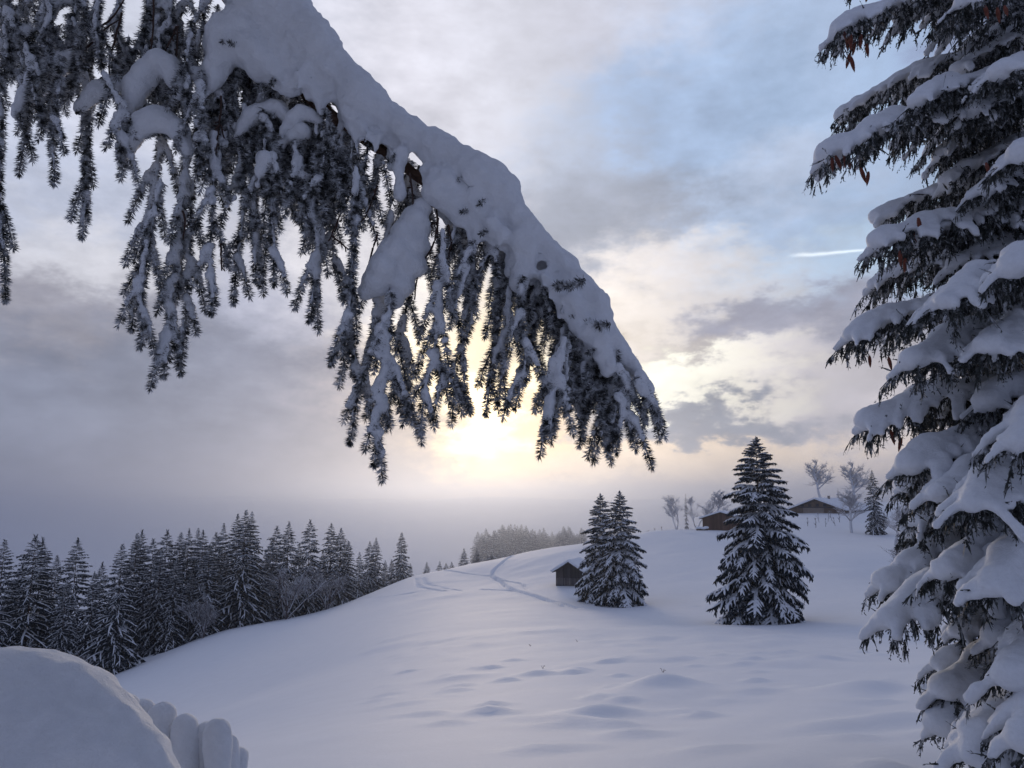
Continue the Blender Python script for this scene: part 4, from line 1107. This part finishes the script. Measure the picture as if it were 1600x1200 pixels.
link("trunk", mesh("trunk", *tube([(lb_[0], Y0, lbz - .3), (lb_[0] + .02, Y0, lbz + .8), (lb_[0], Y0, lbz + 1.9)], [.05, .04, .012], 8), BARK), low, -LOF)
for k in range(9):
    mb = MB(); p0 = at(-15 + k * 9 + (20 if k > 6 else 0), 1180, Y0 - .12 + .02 * (k % 3)); d = np.array([random.uniform(-.05, .05), -.02, -random.uniform(.05, .09)])
    Q = np.array([p0 + d * f for f in np.linspace(0, 1, 6)]); mb.add(*tube(Q, .003, 4)); needles(mb, Q, 3000, .016, .0021)
    link("hanging_twig", mb.mesh("hanging_twig", [NEEDLE], False), low, -LOF)

Y1 = 2.5; K1 = Y1 / FOC
sb = at(200, 1250, Y1 + .2); sbz = g1(sb[0], sb[1])
shr = thing("spruce_sapling", "row of rounded snow-covered spruce fingers behind the smooth mound", "spruce sapling", (sb[0], sb[1], sbz))
SOF = np.array([sb[0], sb[1], sbz])
link("trunk", mesh("trunk", *tube([(sb[0], sb[1], sbz - .3), (sb[0] - .02, sb[1], sbz + .7), (sb[0] - .05, sb[1], at(200, 1130, Y1)[2])], [.05, .04, .012], 8), BARK), shr, -SOF)
for k, (px, top, rw, Yd) in enumerate([(135, 1072, 26, .22), (165, 1076, 24, .15), (192, 1090, 24, .08), (222, 1095, 22, .12), (252, 1102, 24, .02), (288, 1118, 22, -.03), (322, 1130, 22, .0), (340, 1127, 18, -.08), (357, 1150, 16, .05), (372, 1168, 16, .08)]):
    S = []; Q = []
    for u in np.linspace(0, 1, 14):
        px_, py_ = px + 8 * u * u, top + rw + 150 * u; rr = rw * (1 - .12 * u) * (1 + .08 * math.sin(u * 9 + k)); S.append((*at(px_, py_, Y1 + Yd - .14 * u), rr * K1, rr * K1 * 1.25, rr * K1 * 1.1)); Q.append(at(px_, py_ + rw * .5, Y1 + Yd - .14 * u))
        S.append((*at(px_ - 4, py_ + 5, Y1 + Yd + .12 - .1 * u), rr * K1 * .9, rr * K1 * 1.2, rr * K1))
    mb = MB(); Q = np.array(Q); mb.add(*tube(Q, .004, 5)); needles(mb, Q + np.array([.012, -.03, -.02]), 1500, .03, .0025)
    for e in range(3): q = Q[4 + 3 * e]; needles(mb, np.array([q, q + np.array([.02 * rw / 12, -.04, -.05]), q + np.array([.035 * rw / 12, -.05, -.11])]), 2500, .017, .0022)
    b = link("bough", mb.mesh("bough", [NEEDLE], False), shr, -SOF); link("snow_cover", blob("snow_cover", S, .010, 4, .006, 10, SNOW_N), b)

# ------------------------------------------------------------------ haze
HAZE_D = 0.00022
hz_top = max(34.0, float(GZ.max()) + 2.0)
hb = box(-3100, 3100, -3100, 3100, GROUND_MIN - 1.0, hz_top)
hm = bpy.data.materials.new("haze"); hm.use_nodes = True; ht = hm.node_tree; ht.nodes.clear()
pv = ht.nodes.new("ShaderNodeVolumePrincipled"); ho = ht.nodes.new("ShaderNodeOutputMaterial"); ht.links.new(pv.outputs[0], ho.inputs["Volume"])
pv.inputs["Color"].default_value = (0.6, 0.66, 0.8, 1); pv.inputs["Density"].default_value = HAZE_D; pv.inputs["Anisotropy"].default_value = 0.78
def air(name, x0, x1, y0, y1, z0, z1, dens, c, g):
    m = bpy.data.materials.new(name); m.use_nodes = True; t = m.node_tree; t.nodes.clear()
    v = t.nodes.new("ShaderNodeVolumePrincipled"); o = t.nodes.new("ShaderNodeOutputMaterial"); t.links.new(v.outputs[0], o.inputs["Volume"])
    v.inputs["Color"].default_value = (*c, 1); v.inputs["Density"].default_value = dens; v.inputs["Anisotropy"].default_value = g
    V, F = box(x0, x1, y0, y1, z0, z1); link(name, mesh(name, V, F, m, smooth=False), kind="stuff")


# the bank of fog lying in the valley beyond the ridge
air("fog", -2900, 2900, 272, 2950, GROUND_MIN - .5, hz_top - 3.0, 0.00095, (0.45, 0.50, 0.61), 0.78)
link("haze", mesh("haze", hb[0], hb[1], hm, smooth=False), kind="stuff")
print("TRIS", sum(sum(len(p.vertices) - 2 for p in me.polygons) for me in bpy.data.meshes), "OBJ", len(bpy.data.objects))
